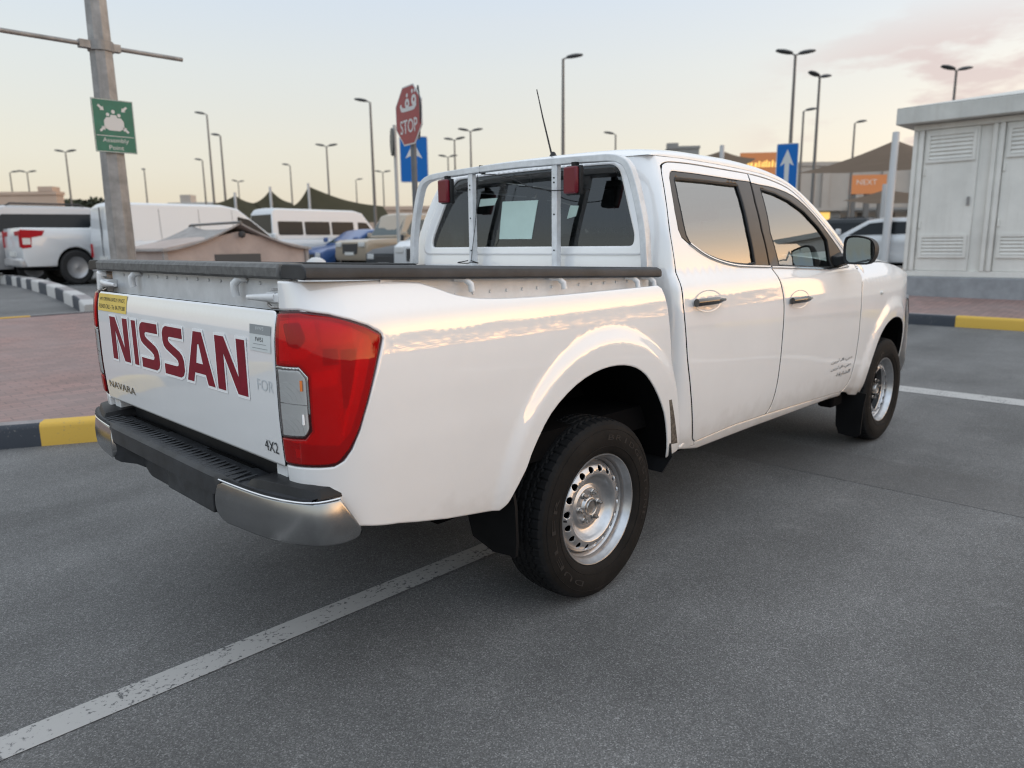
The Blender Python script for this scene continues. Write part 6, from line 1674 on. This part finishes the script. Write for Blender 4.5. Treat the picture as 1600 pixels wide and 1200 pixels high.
# ---- substation cabin on the right pavement
def weathered(m, dark, amount):
    n = m.node_tree.nodes; l = m.node_tree.links; b = n['Principled BSDF']; src = b.inputs['Base Color'].links[0].from_socket
    t = n.new('ShaderNodeTexCoord'); mp = n.new('ShaderNodeMapping'); mp.inputs['Scale'].default_value = (9, 9, .55); l.new(t.outputs['Object'], mp.inputs[0])
    z = n.new('ShaderNodeTexNoise'); z.inputs['Scale'].default_value = 1.2; z.inputs['Detail'].default_value = 8; z.inputs['Roughness'].default_value = .65; l.new(mp.outputs[0], z.inputs['Vector'])
    r = n.new('ShaderNodeMapRange'); r.inputs[1].default_value = .50; r.inputs[2].default_value = .80; r.inputs[4].default_value = amount; l.new(z.outputs[0], r.inputs[0])
    x = n.new('ShaderNodeMix'); x.data_type = 'RGBA'; l.new(r.outputs[0], x.inputs[0]); l.new(src, x.inputs[6]); x.inputs[7].default_value = tuple(dark) + (1,); l.new(x.outputs[2], b.inputs['Base Color'])
CABW = mat('cabin_panel', (.70, .69, .65), .6, var=.10, vscale=1.6, bump=.05, bscale=40)
CABR = mat('cabin_roof', (.55, .55, .52), .65, var=.12, vscale=2)
weathered(CABW, (.46, .43, .38), .3); weathered(CABR, (.40, .38, .34), .4); weathered(GALV, (.12, .125, .125), .7)
PLIN = mat('cabin_plinth', (.27, .285, .30), .85, var=.18, vscale=4)
cx0, y1, y0, zb_ = 12.5, 1.90, -5.2, .33
cr = empty('substation_cabin', (14.0, -1.6, .33)); tag(cr, 'pale grey louvred substation cabin on a concrete plinth at the right edge', 'cabin')
ox, oy, oz = 14.0, -1.6, .33
B_ = lambda mb, a, b, c, d, e, f: mb.box(a - ox, b - ox, c - oy, d - oy, e - oz, f - oz)
mb = MB(); B_(mb, cx0 - .05, 15.6, y0 - .05, y1 + .05, .20, .70); mb.build('plinth', PLIN, cr, 30, bevel=.02)
mb = MB(); B_(mb, cx0 + .06, 15.4, y0 + .02, y1 - .06, .70, 3.32); mb.build('wall', CABW, cr, 30)
mb = MB(); B_(mb, cx0 - .01, cx0 + .05, y0, y1, .701, .80); B_(mb, cx0 - .01, cx0 + .05, y0, y1, 3.22, 3.318); mb.build('wall_rail', CABW, cr, 30, bevel=.008)
yy = y1; bays = []
for k in range(6):
    mb = MB(); B_(mb, cx0 - .02, cx0 + .05, yy - .075, yy - .005, .802, 3.218); B_(mb, cx0 - .02, cx0 + .05, yy - .175, yy - .105, .802, 3.218); B_(mb, cx0 + .005, cx0 + .05, yy - .105, yy - .075, .802, 3.218)
    mb.build('wall_post', CABW, cr, 30, bevel=.01)
    bays.append((yy - .185, yy - 1.02)); yy -= 1.22 if False else 1.205
for a, b in bays:
    mb = MB(); B_(mb, cx0 + .022, cx0 + .058, b, a, .804, 3.216); dr = mb.build('door_panel', CABW, cr, 30, bevel=.008)
    for zh in (1.55, 2.45):
        mb = MB(); B_(mb, cx0 + .004, cx0 + .0215, a - .05, a - .02, zh, zh + .12); mb.cyl((cx0 + .004 - ox, a - .02 - oy, zh - oz), (cx0 + .004 - ox, a - .02 - oy, zh + .12 - oz), .012, None, 8); mb.build('hinge', CABW, dr, 30)
    mb = MB(); B_(mb, cx0 - .012, cx0 + .0215, b + .06, b + .10, 1.92, 2.06); mb.build('door_handle', GALV, dr, 30, bevel=.004)
    for z0, z1 in ((1.03, 1.43), (2.66, 3.16)):
        mb = MB(); t = .05; p_, q_ = a - .04, b + .04
        B_(mb, cx0 - .004, cx0 + .021, p_ - t, p_, z0, z1); B_(mb, cx0 - .004, cx0 + .021, q_, q_ + t, z0, z1); B_(mb, cx0 - .004, cx0 + .021, q_ + t, p_ - t, z0, z0 + t); B_(mb, cx0 - .004, cx0 + .021, q_ + t, p_ - t, z1 - t, z1)
        n = 6 if z1 - z0 > .45 else 5; hh = (z1 - z0 - 2 * t) / n
        for i in range(n):
            zc = z0 + t + hh * i
            mb.add([(cx0 - .002 - ox, q_ + t - oy, zc + .008 - oz), (cx0 - .002 - ox, p_ - t - oy, zc + .008 - oz), (cx0 + .020 - ox, p_ - t - oy, zc + hh * .86 - oz), (cx0 + .020 - ox, q_ + t - oy, zc + hh * .86 - oz), (cx0 + .0205 - ox, q_ + t - oy, zc + .008 - oz), (cx0 + .0205 - ox, p_ - t - oy, zc + .008 - oz)], [(0, 1, 2, 3), (0, 4, 5, 1)])
        mb.build('louvre', CABW, dr, 30)
mb = MB(); B_(mb, cx0 - .24, 15.8, y0 - .24, y1 + .24, 3.325, 3.60)
top = [(cx0 - .24, y0 - .24), (15.8, y0 - .24), (15.8, y1 + .24), (cx0 - .24, y1 + .24)]
mb.add([(x - ox, y - oy, 3.602 - oz) for x, y in top] + [(14.15 - ox, -3.2 - oy, 3.98 - oz), (14.15 - ox, -.2 - oy, 3.98 - oz)], [(0, 1, 4), (1, 2, 5, 4), (2, 3, 5), (3, 0, 4, 5)])
mb.build('roof', CABR, cr, 30, bevel=.015)
for a, b in bays[:1]:
    pass

# ---- small canvas shelter on the paved island
CANV = mat('canvas_pink', (.40, .335, .305), .9, var=.14, vscale=3)
CANVR = mat('canvas_roof', (.29, .275, .265), .9, var=.2, vscale=4)
shx, shy = 3.63, 10.5; shz = gz(shx, shy) + .15
sh = empty('canvas_shelter', (shx, shy, shz)); tag(sh, 'low pinkish canvas shelter with a ridged roof, in front of the cargo van', 'shelter')
ze, zr = 1.36 - shz, 1.67 - shz
mb = MB(); rg = []
mb.prism([(-1.22, 0), (1.22, 0), (1.22, ze), (0, zr - .05), (-1.22, ze)], lambda a, b: Vector((a, -.9, b)), lambda a, b: Vector((a, .85, b))); mb.build('wall', CANV, sh, 30)
rg = []
for y in lin(-1.0, .95, 12):
    t = abs(y + .02) / .98; lift = .10 * t ** 3; row = []
    for x in lin(-1.30, 1.30, 25):
        a = abs(x) / 1.30; row.append(Vector((x, y, ze - .02 + (zr - ze + .02) * (1 - a) ** 1.5 + lift * (1 - a) ** 2)))
    rg.append(row + [v + Vector((0, 0, -.03)) for v in reversed(row)])
mb = MB(); mb.loft(rg); mb.build('roof', CANVR, sh, 40)
mb = MB(); mb.tube([(0, -1.02, zr + .10), (0, .97, zr + .10)], .022, 8); mb.build('ridge_bar', POLEG, sh, 40)
for y in (-1.02, .97):
    mb = MB(); mb.lathe([(0, -.06), (.05, -.04), (.06, 0), (.05, .04), (0, .06)], 12, (0, y, zr + .06 if y > 0 else zr - .10), 'z'); mb.build('knob', CTRIM, sh, 50)
mb = MB(); mb.box(-.44, .36, -.915, -.895, ze - .27, ze - .11); mb.build('vent_slot', mat('slot_grey', (.07, .07, .07), .8), sh, 30)
for x in (-1.24, 1.24):
    mb = MB(); mb.box(x - .03, x + .03, -.95, -.89, 0, ze); mb.build('corner_post', CANVR, sh, 30)
# ---- white water-filled barrier
br_ = empty('plastic_barrier', (3.22, 6.5, .15)); tag(br_, 'white rounded plastic barrier standing right of the canvas shelter', 'barrier')
mb = MB(); mb.lathe([(.22, 0), (.22, .06), (.17, .10), (.165, .70), (.155, .93), (.12, 1.02), (.06, 1.06), (.0, 1.07)], 28, (0, 0, 0), 'z', caps=False); mb.build('body', SWHITE, br_, 50)
mb = MB(); mb.box(-.03, .03, -.18, -.14, .88, .94); mb.build('handle_hole', CTRIM, br_, 30, bevel=.01)

# ---- buildings on the skyline
PEACH = mat('peach_render', (.50, .38, .30), .85, var=.08, vscale=.3)
CREAM = mat('cream_render', (.42, .38, .34), .85, var=.10, vscale=.3)
GREYB = mat('grey_render', (.24, .24, .235), .85, var=.08, vscale=.3)
SHOPD = mat('shop_dark', (.045, .042, .042), .35)
ORNG = mat('sign_orange', (.50, .19, .07), .5, emit=(.9, .30, .08), estr=.12)
LIT = mat('lit_lettering', (.8, .5, .12), .5, emit=(1., .62, .16), estr=.75)
LITW = mat('pale_lettering', (.55, .50, .45), .5, emit=(1., .85, .75), estr=.1)
def orient(x, y, dx, dy): return math.atan2(dy, dx)
def building(name, label, a, b, depth, h, m, parapet=.3, piers=0, cat='building'):
    """front wall from a to b (seen left to right), depth away from the viewer"""
    a, b = Vector(a), Vector(b); L = (b - a).length; ang = math.atan2(b.y - a.y, b.x - a.x); mid = (a + b) / 2
    r = empty(name, (mid.x, mid.y, .43), ang); tag(r, label, cat)
    mb = MB(); mb.box(-L / 2, L / 2, 0, depth, 0, h); mb.build('wall', m, r, 30)
    mb = MB(); mb.box(-L / 2 - .1, L / 2 + .1, -.12, depth + .1, h + .003, h + parapet); mb.build('parapet', m, r, 30)
    for k in range(piers):
        x = -L / 2 + L * (k + .5) / piers; mb = MB(); mb.box(x - .35, x + .35, -.25, -.003, 0, h - .1); mb.build('pier', m, r, 30)
    return r, L
r, L = building('flat_roofed_building', 'low peach flat-roofed building on the skyline at the left', (10.5, 87.4), (19.0, 79.0), 1.2, 6.0, PEACH)
mb = MB(); mb.box(L / 2 - 1.6, L / 2 - .2, -.15, 1.1, 6.31, 6.75); mb.build('roof_block', PEACH, r, 30)
r, L = building('pale_building', 'far pale building behind the roof of the cargo van', (36.66, 97.76), (40.6, 93.4), 8, 6.3, mat('pale_render', (.48, .48, .47), .85))
mb = MB(); mb.box(-1.6, -.2, .4, 2, 6.61, 7.6); mb.build('stair_block', CREAM, r, 30)
r, L = building('low_pink_building', 'low pinkish building right of the shade tents, behind the off-roader', (32.0, 50.6), (37.2, 45.3), 6, 3.7, PEACH)
mb = MB(); mb.box(-2.6, -1.5, -.05, -.003, 0, 2.4); mb.box(.2, 1.8, -.05, -.003, 1.0, 2.4); mb.build('window', SHOPD, r, 30)
r, L = building('grey_tower', 'grey stair tower just above the pickup roof', (73.94, 46.61), (76.1, 43.9), 4, 11.4, GREYB)
mb = MB(); mb.box(-1.9, -.6, .2, 1.2, 11.72, 12.1); mb.build('roof_block', GREYB, r, 30)
r, L = building('market_building', 'cream market building with orange signs beyond the brown canopy', (68.5, 36.8), (83.5, 21.5), 14, 8.3, CREAM, .4, 7)
for k in range(7):
    x = -L / 2 + L * k / 7 + 2.0; mb = MB(); mb.box(x - .3, x + .8, -.06, -.004, .1, 3.6); mb.build('shopfront', SHOPD, r, 30)
mb = MB(); mb.box(-L / 2, L / 2, -2.4, -.26, 3.75, 4.0); mb.build('awning', GREYB, r, 30)
# the orange sign block in front of the market
def signboard(name, label, a, b, z0, z1, rows, lm, cat='sign', word=None):
    a, b = Vector(a), Vector(b); L = (b - a).length; ang = math.atan2(b.y - a.y, b.x - a.x); mid = (a + b) / 2
    r = empty(name, (mid.x, mid.y, .43), ang); tag(r, label, cat)
    mb = MB(); mb.box(-L / 2, L / 2, 0, .5, z0 - .43, z1 - .43); mb.build('board', ORNG, r, 30)
    mb = MB(); mb.box(-.2, .2, .1, .4, 0, z0 - .434); mb.box(-L / 2 + .2, -L / 2 + .5, .1, .4, 0, z0 - .434); mb.box(L / 2 - .5, L / 2 - .2, .1, .4, 0, z0 - .434); mb.build('legs', POLEG, r, 30)
    F = frame((0, -.02, (z0 + z1) / 2 - .43), (1, 0, 0), (0, 0, 1)); h = z1 - z0
    if word: text('lettering', word, F @ Matrix.Translation((-L * .06, h * .12, 0)), L * .58, h * .27, lm, r)
    else:
        random.seed(len(label))
        for ry, rh, rw in rows:
            x = -L * rw / 2; polys = []
            while x < L * rw / 2:
                w = random.uniform(.16, .34); q = random.uniform(.5, 1.) * rh * h
                polys.append(rounded([(x, ry * h - rh * h * .5), (x + w, ry * h - rh * h * .5), (x + w, ry * h - rh * h * .5 + q), (x + w * .2, ry * h - rh * h * .5 + q)], .08, 3)); x += w + random.uniform(.03, .12)
            flat('lettering', polys, F, lm, r)
    return r
signboard('orange_signboard', 'lit orange shop sign left of the blue arrow sign', (69.0, 34.9), (71.6, 31.9), 7.3, 10.0, [(.12, .30, .86), (-.3, .16, .6)], LIT)
signboard('orange_signboard', 'small orange sign with pale letters under the big brown canopy', (63.7, 21.95), (65.55, 19.75), 5.1, 6.65, [], LITW, word='NEXT')
r = empty('lit_kiosk', (59.6, 22.5, .43), RT_); tag(r, 'small kiosk with a glowing orange panel behind the pickup windshield', 'kiosk')
mb = MB(); mb.box(-1.4, 1.4, 0, 2.4, 0, 3.2); mb.build('wall', GREYB, r, 30)
mb = MB(); mb.box(-1.7, 1.7, -.5, 2.6, 3.203, 3.45); mb.build('roof', CREAM, r, 30)
mb = MB(); mb.box(-.55, .55, -.04, -.003, 2.1, 3.1); mb.build('lit_panel', LIT, r, 30)
# ---- far treeline
def foliage_mat(name, c):
    m = mat(name, c, .9, var=.5, vscale=1.3); return m
FOL = foliage_mat('far_foliage', (.032, .040, .022))
random.seed(11); vs = []; fs = []
def leafband(a, b, n, zt, thick):
    a, b = Vector(a), Vector(b)
    for i in range(n):
        t = random.random(); p = a.lerp(b, t) + Vector((random.uniform(-thick, thick), random.uniform(-thick, thick)))
        top = zt * (.72 + .28 * noise.noise(Vector((t * 14, 1.3, zt))) + .15 * noise.noise(Vector((t * 51, 4.1, 2.)))) + .12 * zt
        z = .4 + (top - .4) * (1 - random.random() ** 2.0); s = random.uniform(.22, .5)
        q = Vector((random.gauss(0, 1), random.gauss(0, 1), random.gauss(0, 1))).normalized(); u = q.orthogonal().normalized() * s; w = q.cross(u).normalized() * s * .6
        c = Vector((p.x, p.y, z)); k = len(vs); vs.extend([tuple(c - u), tuple(c + w), tuple(c + u), tuple(c - w)]); fs.append((k, k + 1, k + 2, k + 3))
leafband((22.5, 101), (33.0, 98.0), 9000, 7.2, 2.0)
leafband((33, 106), (48.0, 94.0), 7000, 6.6, 2.0)
leafband((2, 118), (24, 108), 4000, 7.0, 2.0)
leafband((48, 94), (62, 78), 5000, 5.6, 2.0)
leafband((30, -75), (95, -45), 9000, 6.0, 2.0)
me = bpy.data.meshes.new('treeline'); me.from_pydata(vs, [], fs); me.update()
o = finish(me, 'treeline', FOL, None); tag(o, 'dark line of far trees on the horizon', 'trees', kind='stuff')
